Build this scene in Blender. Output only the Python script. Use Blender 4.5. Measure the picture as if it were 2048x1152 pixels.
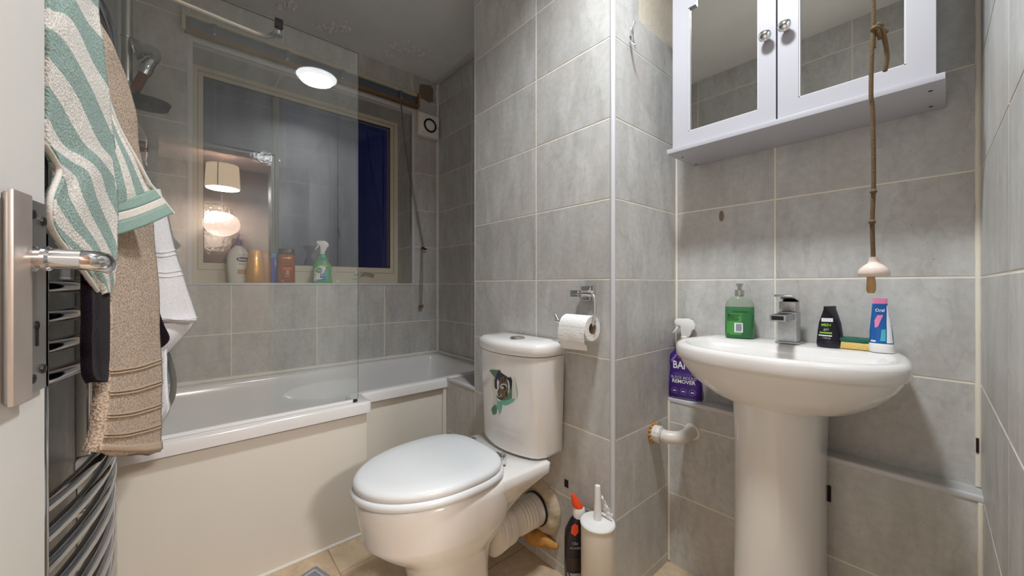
import bpy, bmesh, math, random
from mathutils import Vector, Matrix, noise

for o in list(bpy.data.objects):
    bpy.data.objects.remove(o, do_unlink=True)
scene = bpy.context.scene
COL = scene.collection
PI = math.pi
random.seed(7)

# ------------------------------------------------------------------ camera
CAMZ = 1.015
F = 752.0            # focal length in pixels of the 2048 x 1152 frame
HOR = 570.0          # image row of the horizon
ANG = math.radians(49.35)
cam_d = bpy.data.cameras.new('camera')
cam = bpy.data.objects.new('camera', cam_d)
COL.objects.link(cam)
cam.location = (0, 0, CAMZ)
cam.rotation_euler = (PI / 2, 0, ANG - PI / 2)
cam_d.sensor_width = 36.0
cam_d.lens = F / 2048 * 36.0
cam_d.shift_y = -(576 - HOR) / 2048
cam_d.clip_start = 0.01
cam_d.clip_end = 50
scene.camera = cam

# ------------------------------------------------------------------ world, exposure
world = bpy.data.worlds.new('night_sky')
scene.world = world
world.use_nodes = True
wbg = world.node_tree.nodes['Background']
wbg.inputs[0].default_value = (0.06, 0.10, 0.62, 1)
wbg.inputs[1].default_value = 0.034
vs = scene.view_settings
vs.view_transform = 'Standard'
vs.look = 'None'
vs.exposure = 0.0
vs.gamma = 1.0
vs.use_curve_mapping = False
scene.cycles.max_bounces = 10
scene.cycles.diffuse_bounces = 5
scene.cycles.glossy_bounces = 5
scene.cycles.transmission_bounces = 8
scene.cycles.transparent_max_bounces = 16
scene.cycles.caustics_reflective = False
scene.cycles.caustics_refractive = False
LAMP_W = 16.2        # bathroom ceiling lamp
HALL_W = 73.0        # hall pendant

# ------------------------------------------------------------------ image -> place
CX, SX = math.cos(ANG), math.sin(ANG)
def ray(u, v):
    a = (u - 1024.0) / F
    return CX + a * SX, SX - a * CX, (HOR - v) / F
def P(u, v, X=None, Y=None, Z=None):
    dx, dy, dz = ray(u, v)
    t = X / dx if X is not None else (Y / dy if Y is not None else (Z - CAMZ) / dz)
    return Vector((t * dx, t * dy, CAMZ + t * dz))

# ------------------------------------------------------------------ materials
MATS = {}
def newmat(name):
    m = bpy.data.materials.new(name)
    m.use_nodes = True
    nt = m.node_tree
    b = nt.nodes['Principled BSDF']
    MATS[name] = m
    return m, nt, b
def N(nt, typ, **kw):
    n = nt.nodes.new(typ)
    for k, val in kw.items():
        if isinstance(k, str) and hasattr(n, k):
            setattr(n, k, val)
    return n
def srgb(r, g, b):
    def f(c):
        c /= 255.0
        return c / 12.92 if c <= 0.04045 else ((c + 0.055) / 1.055) ** 2.4
    return (f(r), f(g), f(b), 1)
def plain(name, col, rough=0.5, metal=0.0, spec=0.5, bump=0.0, scale=200.0, coat=0.0, var=0.0, vscale=8.0, **kw):
    """a procedural material: slight tone mottling and fine relief over one colour"""
    m, nt, b = newmat(name)
    b.inputs['Roughness'].default_value = rough
    b.inputs['Metallic'].default_value = metal
    b.inputs['Specular IOR Level'].default_value = spec
    b.inputs['Coat Weight'].default_value = coat
    for k, val in kw.items():
        b.inputs[k].default_value = val
    tc = N(nt, 'ShaderNodeTexCoord')
    nz = N(nt, 'ShaderNodeTexNoise')
    nz.inputs['Scale'].default_value = vscale
    nz.inputs['Detail'].default_value = 4
    nt.links.new(tc.outputs['Object'], nz.inputs['Vector'])
    mx = N(nt, 'ShaderNodeMix', data_type='RGBA')
    k = 1.0 - max(var, 0.03)
    mx.inputs[6].default_value = (col[0] * k, col[1] * k, col[2] * k, 1)
    k = min(1.0 + max(var, 0.03), 1.2)
    mx.inputs[7].default_value = (min(col[0] * k, 1), min(col[1] * k, 1), min(col[2] * k, 1), 1)
    nt.links.new(nz.outputs['Fac'], mx.inputs[0])
    nt.links.new(mx.outputs[2], b.inputs['Base Color'])
    if bump > 0:
        n2 = N(nt, 'ShaderNodeTexNoise')
        n2.inputs['Scale'].default_value = scale
        n2.inputs['Detail'].default_value = 3
        nt.links.new(tc.outputs['Object'], n2.inputs['Vector'])
        bp = N(nt, 'ShaderNodeBump')
        bp.inputs['Strength'].default_value = bump
        bp.inputs['Distance'].default_value = 0.003
        nt.links.new(n2.outputs['Fac'], bp.inputs['Height'])
        nt.links.new(bp.outputs['Normal'], b.inputs['Normal'])
    return m
def emissive(name, col, strength, base=(0.8, 0.8, 0.8, 1)):
    m, nt, b = newmat(name)
    b.inputs['Base Color'].default_value = base
    b.inputs['Emission Color'].default_value = col
    b.inputs['Emission Strength'].default_value = strength
    return m

def tile_material(name, c1, c2, c3, rough=0.38, streak=(6, 22, 3)):
    """stone-look ceramic: cloudy tone, slanting slate streaks, dark pits; each tile sampled elsewhere"""
    m, nt, b = newmat(name)
    tc = N(nt, 'ShaderNodeTexCoord')
    oi = N(nt, 'ShaderNodeObjectInfo')
    mul = N(nt, 'ShaderNodeMath', operation='MULTIPLY')
    mul.inputs[1].default_value = 61.0
    nt.links.new(oi.outputs['Random'], mul.inputs[0])
    add = N(nt, 'ShaderNodeVectorMath', operation='ADD')
    nt.links.new(tc.outputs['Object'], add.inputs[0])
    nt.links.new(mul.outputs[0], add.inputs[1])
    mp = N(nt, 'ShaderNodeMapping')
    mp.inputs['Rotation'].default_value = (0.0, 0.0, 0.5)
    mp.inputs['Scale'].default_value = streak
    nt.links.new(add.outputs[0], mp.inputs[0])
    n1 = N(nt, 'ShaderNodeTexNoise')
    n1.inputs['Scale'].default_value = 1.2
    n1.inputs['Detail'].default_value = 7
    n1.inputs['Distortion'].default_value = 0.8
    nt.links.new(mp.outputs[0], n1.inputs['Vector'])
    n2 = N(nt, 'ShaderNodeTexNoise')
    n2.inputs['Scale'].default_value = 5.0
    n2.inputs['Detail'].default_value = 5
    nt.links.new(add.outputs[0], n2.inputs['Vector'])
    r1 = N(nt, 'ShaderNodeValToRGB')
    r1.color_ramp.elements[0].position = 0.32
    r1.color_ramp.elements[0].color = c1
    r1.color_ramp.elements[1].position = 0.68
    r1.color_ramp.elements[1].color = c2
    nt.links.new(n1.outputs['Fac'], r1.inputs[0])
    r2 = N(nt, 'ShaderNodeValToRGB')
    r2.color_ramp.elements[0].position = 0.45
    r2.color_ramp.elements[0].color = (0, 0, 0, 1)
    r2.color_ramp.elements[1].position = 0.72
    r2.color_ramp.elements[1].color = (0.7, 0.7, 0.7, 1)
    nt.links.new(n2.outputs['Fac'], r2.inputs[0])
    mx = N(nt, 'ShaderNodeMix', data_type='RGBA')
    nt.links.new(r2.outputs[0], mx.inputs[0])
    nt.links.new(r1.outputs[0], mx.inputs[6])
    mx.inputs[7].default_value = c3
    # dark pits
    n3 = N(nt, 'ShaderNodeTexNoise')
    n3.inputs['Scale'].default_value = 210.0
    n3.inputs['Detail'].default_value = 2
    nt.links.new(add.outputs[0], n3.inputs['Vector'])
    r3 = N(nt, 'ShaderNodeValToRGB')
    r3.color_ramp.elements[0].position = 0.27
    r3.color_ramp.elements[0].color = (0.72, 0.71, 0.69, 1)
    r3.color_ramp.elements[1].position = 0.34
    r3.color_ramp.elements[1].color = (1, 1, 1, 1)
    nt.links.new(n3.outputs['Fac'], r3.inputs[0])
    m2 = N(nt, 'ShaderNodeMix', data_type='RGBA', blend_type='MULTIPLY')
    m2.inputs[0].default_value = 1.0
    nt.links.new(mx.outputs[2], m2.inputs[6])
    nt.links.new(r3.outputs[0], m2.inputs[7])
    # fine mottling and a few slanting veins
    n4 = N(nt, 'ShaderNodeTexNoise')
    n4.inputs['Scale'].default_value = 55.0
    n4.inputs['Detail'].default_value = 5
    nt.links.new(add.outputs[0], n4.inputs['Vector'])
    r4 = N(nt, 'ShaderNodeValToRGB')
    r4.color_ramp.elements[0].position = 0.30
    r4.color_ramp.elements[0].color = (0.92, 0.92, 0.915, 1)
    r4.color_ramp.elements[1].position = 0.68
    r4.color_ramp.elements[1].color = (1.04, 1.04, 1.04, 1)
    nt.links.new(n4.outputs['Fac'], r4.inputs[0])
    m4 = N(nt, 'ShaderNodeMix', data_type='RGBA', blend_type='MULTIPLY')
    m4.inputs[0].default_value = 1.0
    nt.links.new(m2.outputs[2], m4.inputs[6])
    nt.links.new(r4.outputs[0], m4.inputs[7])
    mpv = N(nt, 'ShaderNodeMapping')
    mpv.inputs['Rotation'].default_value = (0, 0, 0.6)
    mpv.inputs['Scale'].default_value = (5.0, 2.2, 3)
    nt.links.new(add.outputs[0], mpv.inputs[0])
    n5 = N(nt, 'ShaderNodeTexNoise')
    n5.inputs['Scale'].default_value = 1.0
    n5.inputs['Detail'].default_value = 6
    nt.links.new(mpv.outputs[0], n5.inputs['Vector'])
    r5 = N(nt, 'ShaderNodeValToRGB')
    e_ = r5.color_ramp.elements
    e_[0].position, e_[0].color = 0.488, (1, 1, 1, 1)
    e_[1].position, e_[1].color = 0.512, (1, 1, 1, 1)
    q_ = e_.new(0.50)
    q_.color = (0.91, 0.90, 0.885, 1)
    nt.links.new(n5.outputs['Fac'], r5.inputs[0])
    m5 = N(nt, 'ShaderNodeMix', data_type='RGBA', blend_type='MULTIPLY')
    m5.inputs[0].default_value = 1.0
    nt.links.new(m4.outputs[2], m5.inputs[6])
    nt.links.new(r5.outputs[0], m5.inputs[7])
    # tile to tile tone
    mr = N(nt, 'ShaderNodeMapRange')
    mr.inputs[3].default_value = 0.93
    mr.inputs[4].default_value = 1.05
    nt.links.new(oi.outputs['Random'], mr.inputs[0])
    m3 = N(nt, 'ShaderNodeVectorMath', operation='SCALE')
    nt.links.new(m5.outputs[2], m3.inputs[0])
    nt.links.new(mr.outputs[0], m3.inputs['Scale'])
    nt.links.new(m3.outputs[0], b.inputs['Base Color'])
    b.inputs['Roughness'].default_value = rough
    b.inputs['Specular IOR Level'].default_value = 0.4
    bp = N(nt, 'ShaderNodeBump')
    bp.inputs['Strength'].default_value = 0.12
    bp.inputs['Distance'].default_value = 0.002
    nt.links.new(n1.outputs['Fac'], bp.inputs['Height'])
    nt.links.new(bp.outputs['Normal'], b.inputs['Normal'])
    return m

def thin_glass(name, tint, haze=0.0, haze_col=(0.8, 0.85, 0.82, 1), rough=0.0, bump=0.0, bscale=60.0, dirt=0.0):
    """clear sheet: straight-through transmission plus a Schlick surface reflection, a little dried-water haze"""
    m, nt, b = newmat(name)
    out = nt.nodes['Material Output']
    nt.nodes.remove(b)
    tr = N(nt, 'ShaderNodeBsdfTransparent')
    tr.inputs[0].default_value = tint
    gl = N(nt, 'ShaderNodeBsdfGlossy')
    gl.inputs['Roughness'].default_value = rough
    gl.inputs['Color'].default_value = (1, 1, 1, 1)
    df = N(nt, 'ShaderNodeBsdfDiffuse')
    df.inputs[0].default_value = haze_col
    lw = N(nt, 'ShaderNodeLayerWeight')
    lw.inputs[0].default_value = 0.5
    pw = N(nt, 'ShaderNodeMath', operation='POWER')
    pw.inputs[1].default_value = 5.0
    nt.links.new(lw.outputs['Facing'], pw.inputs[0])
    ma = N(nt, 'ShaderNodeMath', operation='MULTIPLY_ADD')
    ma.inputs[1].default_value = 0.95
    ma.inputs[2].default_value = 0.05
    nt.links.new(pw.outputs[0], ma.inputs[0])
    m1 = N(nt, 'ShaderNodeMixShader')
    tc = N(nt, 'ShaderNodeTexCoord')
    if haze > 0 or dirt > 0:
        mp = N(nt, 'ShaderNodeMapping')
        mp.inputs['Scale'].default_value = (14, 14, 1.6)
        nt.links.new(tc.outputs['Object'], mp.inputs[0])
        nz = N(nt, 'ShaderNodeTexNoise')
        nz.inputs['Scale'].default_value = 1.0
        nz.inputs['Detail'].default_value = 6
        nt.links.new(mp.outputs[0], nz.inputs['Vector'])
        mr = N(nt, 'ShaderNodeMapRange')
        mr.inputs[1].default_value = 0.35
        mr.inputs[2].default_value = 0.75
        mr.inputs[3].default_value = haze
        mr.inputs[4].default_value = haze + dirt
        nt.links.new(nz.outputs['Fac'], mr.inputs[0])
        nt.links.new(mr.outputs[0], m1.inputs[0])
    else:
        m1.inputs[0].default_value = 0.0
    nt.links.new(tr.outputs[0], m1.inputs[1])
    nt.links.new(df.outputs[0], m1.inputs[2])
    m2 = N(nt, 'ShaderNodeMixShader')
    nt.links.new(ma.outputs[0], m2.inputs[0])
    nt.links.new(m1.outputs[0], m2.inputs[1])
    nt.links.new(gl.outputs[0], m2.inputs[2])
    if bump > 0:
        n2 = N(nt, 'ShaderNodeTexNoise')
        n2.inputs['Scale'].default_value = bscale
        nt.links.new(tc.outputs['Object'], n2.inputs['Vector'])
        bp = N(nt, 'ShaderNodeBump')
        bp.inputs['Strength'].default_value = bump
        bp.inputs['Distance'].default_value = 0.004
        nt.links.new(n2.outputs['Fac'], bp.inputs['Height'])
        nt.links.new(bp.outputs['Normal'], gl.inputs['Normal'])
    nt.links.new(m2.outputs[0], out.inputs[0])
    return m

def towel_material(name, col, stripes=None, band=None, pile=1.0, scale=330.0):
    """terry loops as fine relief; woven stripes follow the cloth's own UV"""
    m, nt, b = newmat(name)
    tc = N(nt, 'ShaderNodeTexCoord')
    b.inputs['Roughness'].default_value = 0.95
    b.inputs['Specular IOR Level'].default_value = 0.1
    b.inputs['Sheen Weight'].default_value = 0.06
    vo = N(nt, 'ShaderNodeTexNoise')
    vo.inputs['Scale'].default_value = scale
    vo.inputs['Detail'].default_value = 2
    nt.links.new(tc.outputs['Object'], vo.inputs['Vector'])
    rl = N(nt, 'ShaderNodeValToRGB')
    rl.color_ramp.elements[0].position = 0.35
    rl.color_ramp.elements[0].color = (0.38, 0.34, 0.31, 1)
    rl.color_ramp.elements[1].position = 0.60
    rl.color_ramp.elements[1].color = (1, 1, 1, 1)
    nt.links.new(vo.outputs['Fac'], rl.inputs[0])
    mm = N(nt, 'ShaderNodeMix', data_type='RGBA', blend_type='MULTIPLY')
    mm.inputs[0].default_value = 0.75 * pile
    nt.links.new(rl.outputs[0], mm.inputs[7])
    if stripes:
        c2, freq, duty, wob = stripes
        sx = N(nt, 'ShaderNodeSeparateXYZ')
        nt.links.new(tc.outputs['UV'], sx.inputs[0])
        nz = N(nt, 'ShaderNodeTexNoise')
        nz.inputs['Scale'].default_value = 9.0
        nt.links.new(tc.outputs['Object'], nz.inputs['Vector'])
        w = N(nt, 'ShaderNodeMath', operation='MULTIPLY_ADD')
        w.inputs[1].default_value = wob
        nt.links.new(nz.outputs['Fac'], w.inputs[0])
        nt.links.new(sx.outputs['X'], w.inputs[2])
        s = N(nt, 'ShaderNodeMath', operation='MULTIPLY')
        s.inputs[1].default_value = freq
        nt.links.new(w.outputs[0], s.inputs[0])
        fr = N(nt, 'ShaderNodeMath', operation='FRACT')
        nt.links.new(s.outputs[0], fr.inputs[0])
        gt = N(nt, 'ShaderNodeMath', operation='GREATER_THAN')
        gt.inputs[1].default_value = duty
        nt.links.new(fr.outputs[0], gt.inputs[0])
        mx = N(nt, 'ShaderNodeMix', data_type='RGBA')
        mx.inputs[6].default_value = col
        mx.inputs[7].default_value = c2
        nt.links.new(gt.outputs[0], mx.inputs[0])
        nt.links.new(mx.outputs[2], mm.inputs[6])
    else:
        mm.inputs[6].default_value = col
    nt.links.new(mm.outputs[2], b.inputs['Base Color'])
    bp = N(nt, 'ShaderNodeBump')
    bp.inputs['Strength'].default_value = 0.8 * pile
    bp.inputs['Distance'].default_value = 0.004
    nt.links.new(vo.outputs['Fac'], bp.inputs['Height'])
    nt.links.new(bp.outputs['Normal'], b.inputs['Normal'])
    return m

M = MATS
tile_material('wall_tile', srgb(185, 184, 181), srgb(206, 206, 204), srgb(194, 188, 184), streak=(13, 3.5, 5))
tile_material('floor_tile', srgb(200, 178, 150), srgb(218, 198, 170), srgb(196, 170, 138), rough=0.45, streak=(9, 9, 9))
plain('grout', srgb(238, 231, 216), 0.9, bump=0.2)
plain('floor_grout', srgb(170, 145, 115), 0.9, bump=0.2)
plain('ceiling_paint', srgb(238, 241, 241), 0.8, bump=0.25, scale=40, var=0.08, vscale=5)
plain('paint_flake', srgb(225, 224, 218), 0.8)
plain('plaster', srgb(214, 205, 188), 0.9, bump=0.5, scale=60, var=0.10, vscale=12)
plain('white_trim', srgb(208, 208, 212), 0.35, var=0.04)
plain('silicone', srgb(226, 224, 218), 0.5, bump=0.3, scale=80)
plain('cream_pvc', srgb(222, 215, 196), 0.35, var=0.05)
plain('grey_pvc', srgb(120, 122, 118), 0.5)
plain('mastic_brown', srgb(128, 116, 102), 0.9, bump=0.6, scale=70, var=0.15, vscale=30)
plain('acrylic', srgb(232, 231, 231), 0.16, coat=0.3)
plain('ceramic', srgb(236, 233, 230), 0.12, coat=0.5)
plain('seat_plastic', srgb(226, 229, 231), 0.18)
plain('panel_cream', srgb(224, 219, 209), 0.55, var=0.04, vscale=3)
plain('radiator_chrome', (0.50, 0.51, 0.53, 1), 0.10, metal=1.0)
plain('chrome', (0.78, 0.79, 0.80, 1), 0.10, metal=1.0)
plain('brushed_chrome', (0.62, 0.61, 0.58, 1), 0.28, metal=1.0, var=0.1, vscale=40)
plain('limescale_chrome', (0.52, 0.53, 0.54, 1), 0.30, metal=0.85, var=0.25, vscale=90, bump=0.25, scale=300)
plain('plate_dark_reflection', (0.42, 0.40, 0.38, 1), 0.33, metal=0.9, var=0.2, vscale=25)  # chrome door plate, its dark reflection put into the metal colour
plain('plate_pale_reflection', (0.62, 0.54, 0.49, 1), 0.38, metal=0.7, var=0.12, vscale=30)  # same chrome plate, its pale pinkish reflection put into the colour
plain('black_metal', srgb(28, 27, 28), 0.4)
plain('black', srgb(14, 13, 15), 0.45)
plain('dark_hole', srgb(38, 30, 26), 0.95)
plain('door_paint', srgb(226, 223, 217), 0.4, bump=0.12, scale=30, var=0.03, vscale=10)
plain('white_plastic', srgb(238, 238, 236), 0.3)
plain('cabinet_white', srgb(182, 181, 188), 0.35)
plain('mirror', (0.90, 0.91, 0.89, 1), 0.015, metal=1.0)
plain('rail_blue', srgb(92, 104, 118), 0.5, var=0.1)
plain('rail_cream', srgb(196, 188, 166), 0.6, var=0.18, vscale=40, bump=0.3, scale=120)
plain('rail_rust', srgb(128, 98, 66), 0.7, var=0.28, vscale=35, bump=0.4, scale=120)
plain('string', srgb(120, 112, 98), 0.9)
plain('old_cord', srgb(110, 90, 62), 0.9, bump=0.6, scale=500, var=0.25, vscale=60)
plain('porcelain_pink', srgb(232, 214, 204), 0.2, coat=0.3)
plain('wood_tassel', srgb(196, 160, 112), 0.8, var=0.2, vscale=80)
plain('beige_plastic', srgb(222, 214, 200), 0.35)
plain('paper', srgb(240, 239, 237), 0.95, bump=0.5, scale=160)
plain('tissue_tube', srgb(186, 168, 146), 0.9)
plain('foam_orange', srgb(204, 148, 76), 0.85, bump=0.8, scale=90, var=0.35, vscale=40)
plain('dirty_mortar', srgb(205, 190, 165), 0.95, bump=0.9, scale=70, var=0.28, vscale=45)
plain('pipe_white', srgb(226, 220, 210), 0.35, var=0.05)
plain('purple', srgb(62, 32, 118), 0.3, var=0.15, vscale=18)
plain('lilac_print', srgb(128, 110, 182), 0.5)
plain('white_print', srgb(240, 240, 242), 0.5)
plain('grey_print', srgb(180, 180, 190), 0.5)
plain('red_print', srgb(206, 54, 40), 0.5)
plain('orange_cap', srgb(236, 78, 30), 0.35)
plain('black_plastic', srgb(26, 22, 34), 0.25)
plain('silver_print', srgb(150, 150, 156), 0.4)
plain('green_plastic', srgb(44, 176, 70), 0.22)
plain('green_print', srgb(70, 150, 70), 0.5)
plain('lime_print', srgb(140, 200, 60), 0.5)
plain('blue_print', srgb(38, 92, 168), 0.4)
plain('teal_print', srgb(70, 178, 196), 0.5)
plain('navy_print', srgb(40, 48, 110), 0.5)
plain('blue_plastic', srgb(42, 58, 180), 0.25)
plain('cyan_plastic', srgb(70, 160, 205), 0.3)
plain('violet_plastic', srgb(66, 62, 160), 0.3)
plain('lotion_white', srgb(234, 234, 228), 0.28)
plain('peach_print', srgb(206, 150, 122), 0.5)
plain('gold_plastic', srgb(206, 150, 62), 0.22, metal=0.35, coat=0.4)
plain('gold_dark', srgb(160, 106, 52), 0.4)
plain('tube_blue', srgb(30, 96, 170), 0.28, var=0.15, vscale=14)
plain('pink_print', srgb(240, 140, 186), 0.4)
plain('sponge_yellow', srgb(226, 196, 118), 0.95, bump=0.8, scale=180, var=0.12, vscale=60)
plain('sponge_green', srgb(44, 104, 84), 0.95, bump=0.9, scale=260, var=0.2, vscale=60)
plain('soft_clear', srgb(205, 210, 212), 0.12, **{'Transmission Weight': 0.75, 'IOR': 1.3})
plain('liquid_green', srgb(84, 156, 100), 0.08, **{'Transmission Weight': 0.45, 'IOR': 1.25})
plain('bottle_clear', srgb(205, 218, 200), 0.08, **{'Transmission Weight': 0.7, 'IOR': 1.25})
plain('liquid_amber', srgb(206, 96, 30), 0.1, **{'Transmission Weight': 0.35, 'IOR': 1.25})
plain('brown_cap', srgb(52, 34, 30), 0.25)
plain('clay_beads', srgb(134, 78, 48), 0.6, bump=1.0, scale=700, var=0.35, vscale=420)
plain('smoke_plastic', srgb(90, 92, 96), 0.1, **{'Transmission Weight': 0.7, 'IOR': 1.2})
plain('hose_grey', srgb(128, 130, 128), 0.35, metal=0.5)
plain('mat_grey', srgb(150, 152, 156), 0.95, bump=1.0, scale=240, var=0.3, vscale=260)
plain('hall_wall', srgb(190, 172, 158), 0.9)
plain('hall_ceiling', srgb(226, 222, 232), 0.9)
plain('hall_floor', srgb(120, 92, 68), 0.6, var=0.2, vscale=6)
plain('cat_dark', srgb(38, 36, 58), 0.35)
plain('cat_brown', srgb(110, 92, 62), 0.35, var=0.35, vscale=120)
plain('cat_light', srgb(196, 198, 186), 0.35)
plain('cat_green', srgb(84, 132, 98), 0.35, var=0.35, vscale=90)
plain('cat_teal', srgb(110, 178, 154), 0.35, var=0.15, vscale=40)
plain('cat_pale', srgb(206, 210, 196), 0.35, var=0.08, vscale=40)
plain('led_base', srgb(240, 240, 240), 0.4)
thin_glass('screen_glass', (0.98, 0.992, 0.986, 1), haze=0.026, dirt=0.035, haze_col=(0.78, 0.84, 0.80, 1))
plain('glass_edge', srgb(96, 140, 124), 0.15)
thin_glass('pane_obscure', (0.75, 0.78, 0.80, 1), haze=0.04, dirt=0.03, rough=0.02, bump=0.06, bscale=60, haze_col=(0.6, 0.62, 0.62, 1))
thin_glass('pane_clear', (0.9, 0.9, 0.95, 1), haze=0.004, dirt=0.004, rough=0.02, bump=0.05, bscale=12)
towel_material('towel_striped', srgb(160, 184, 177), stripes=(srgb(240, 236, 229), 1.0, 0.52, 0.05), pile=0.75)
towel_material('towel_hem_green', srgb(146, 172, 163), pile=0.25)
towel_material('towel_hem_white', srgb(222, 218, 210), pile=0.25)
towel_material('towel_beige', srgb(216, 194, 174), pile=1.0, scale=250)
towel_material('towel_beige_flat', srgb(206, 182, 158), pile=0.25)
towel_material('towel_white', srgb(238, 238, 242), pile=0.3)
towel_material('towel_dark', srgb(26, 17, 26), pile=0.8)
emissive('led_disc', (0.96, 0.99, 1.0, 1), 9.0)
emissive('shade_fabric', (1.0, 0.76, 0.50, 1), 4.0, srgb(230, 190, 140))
emissive('shade_bottom', (1.0, 0.94, 0.88, 1), 9.0)
emissive('lantern_paper', (1.0, 0.74, 0.60, 1), 8.5, srgb(120, 104, 94))

# ------------------------------------------------------------------ mesh helpers
def link(o, parent=None):
    COL.objects.link(o)
    if parent is not None:
        o.parent = parent
    return o
def meshobj(name, bm, mat, parent=None, smooth=False, angle=40):
    me = bpy.data.meshes.new(name)
    bmesh.ops.recalc_face_normals(bm, faces=bm.faces[:])
    bm.to_mesh(me)
    bm.free()
    mats = mat if isinstance(mat, (list, tuple)) else [mat]
    for mm in mats:
        me.materials.append(M[mm] if isinstance(mm, str) else mm)
    if smooth:
        me.polygons.foreach_set('use_smooth', [True] * len(me.polygons))
        try:
            me.set_sharp_from_angle(angle=math.radians(angle))
        except Exception:
            pass
    return link(bpy.data.objects.new(name, me), parent)
def thing(name, label, cat, loc=(0, 0, 0), rotz=0.0, group=None):
    o = bpy.data.objects.new(name, None)
    o.empty_display_size = 0.03
    COL.objects.link(o)
    o.location = loc
    o.rotation_euler = (0, 0, rotz)
    o['label'] = label
    o['category'] = cat
    if group:
        o['group'] = group
    return o
def tag(o, label, cat, group=None):
    o['label'] = label
    o['category'] = cat
    if group:
        o['group'] = group
    return o
def struct(o, label=None):
    o['kind'] = 'structure'
    if label:
        o['label'] = label
    return o
def box(bm, lo, hi, mi=0):
    x0, y0, z0 = lo
    x1, y1, z1 = hi
    vs_ = [bm.verts.new(c) for c in ((x0, y0, z0), (x1, y0, z0), (x1, y1, z0), (x0, y1, z0), (x0, y0, z1), (x1, y0, z1), (x1, y1, z1), (x0, y1, z1))]
    fs = []
    for f in ((0, 3, 2, 1), (4, 5, 6, 7), (0, 1, 5, 4), (1, 2, 6, 5), (2, 3, 7, 6), (3, 0, 4, 7)):
        fc = bm.faces.new([vs_[i] for i in f])
        fc.material_index = mi
        fs.append(fc)
    return fs
def bevelled(bm, off, seg=2):
    bmesh.ops.remove_doubles(bm, verts=bm.verts[:], dist=1e-6)
    es = [e for e in bm.edges if len(e.link_faces) == 2 and e.calc_face_angle(0) > 0.5]
    bmesh.ops.bevel(bm, geom=es, offset=off, segments=seg, affect='EDGES', profile=0.6)
    return bm
def boxobj(name, lo, hi, mat, parent=None, bev=0.0, seg=2):
    bm = bmesh.new()
    box(bm, lo, hi)
    if bev > 0:
        bevelled(bm, bev, seg)
    return meshobj(name, bm, mat, parent, smooth=bev > 0)
def loft(bm, rings, cap0=True, cap1=True, mi=0, closed=True):
    vr = [[bm.verts.new(p) for p in r] for r in rings]
    n = len(vr[0])
    m_ = n if closed else n - 1
    for a, b in zip(vr[:-1], vr[1:]):
        for i in range(m_):
            j = (i + 1) % n
            try:
                f = bm.faces.new((a[i], a[j], b[j], b[i]))
                f.material_index = mi
            except ValueError:
                pass
    if cap0:
        bm.faces.new(vr[0][::-1]).material_index = mi
    if cap1:
        bm.faces.new(vr[-1]).material_index = mi
    return vr
def circle(r, n=24, z=0.0, cx=0.0, cy=0.0):
    return [Vector((cx + r * math.cos(2 * PI * i / n), cy + r * math.sin(2 * PI * i / n), z)) for i in range(n)]
def lathe(bm, prof, n=28, mat4=None, mi=0, cap=True):
    rings = []
    for r, z in prof:
        c = circle(max(r, 1e-5), n, z)
        if mat4 is not None:
            c = [mat4 @ p for p in c]
        rings.append(c)
    return loft(bm, rings, cap, cap, mi)
def catmull(pts, k=6):
    pts = [Vector(p) for p in pts]
    if len(pts) < 3:
        return pts
    out = []
    for i in range(len(pts) - 1):
        p0 = pts[max(i - 1, 0)]
        p1, p2 = pts[i], pts[i + 1]
        p3 = pts[min(i + 2, len(pts) - 1)]
        for s in range(k):
            t = s / k
            out.append(0.5 * ((2 * p1) + (p2 - p0) * t + (2 * p0 - 5 * p1 + 4 * p2 - p3) * t * t + (3 * p1 - p0 - 3 * p2 + p3) * t ** 3))
    out.append(pts[-1])
    return out
def tube(bm, pts, r, n=12, smooth_k=0, mi=0, cap=True):
    pts = catmull(pts, smooth_k) if smooth_k else [Vector(p) for p in pts]
    rs = r if isinstance(r, (list, tuple)) else None
    rings = []
    up = None
    for i, p in enumerate(pts):
        d = (pts[min(i + 1, len(pts) - 1)] - pts[max(i - 1, 0)])
        if d.length < 1e-9:
            d = Vector((0, 0, 1))
        d.normalize()
        if up is None:
            up = Vector((0, 0, 1)) if abs(d.z) < 0.9 else Vector((1, 0, 0))
        s = d.cross(up)
        if s.length < 1e-6:
            up = Vector((1, 0, 0)) if abs(d.x) < 0.9 else Vector((0, 1, 0))
            s = d.cross(up)
        s.normalize()
        up = s.cross(d).normalized()
        if rs:
            q = i / (len(pts) - 1) * (len(rs) - 1)
            a = int(q)
            rr = rs[a] if a >= len(rs) - 1 else rs[a] * (1 - (q - a)) + rs[a + 1] * (q - a)
        else:
            rr = r
        rings.append([p + s * (rr * math.cos(2 * PI * j / n)) + up * (rr * math.sin(2 * PI * j / n)) for j in range(n)])
    return loft(bm, rings, cap, cap, mi)
def tubeobj(name, pts, r, mat, parent=None, n=12, k=0):
    bm = bmesh.new()
    tube(bm, pts, r, n, k)
    return meshobj(name, bm, mat, parent, smooth=True, angle=60)
def latheobj(name, prof, mat, parent=None, n=28, mat4=None, angle=40):
    bm = bmesh.new()
    lathe(bm, prof, n, mat4)
    return meshobj(name, bm, mat, parent, smooth=True, angle=angle)
def superell(a, b, n=32, e=2.0, z=0.0, cx=0.0, cy=0.0):
    out = []
    for i in range(n):
        t = 2 * PI * i / n
        c, s = math.cos(t), math.sin(t)
        out.append(Vector((cx + a * math.copysign(abs(c) ** (2 / e), c), cy + b * math.copysign(abs(s) ** (2 / e), s), z)))
    return out
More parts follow.
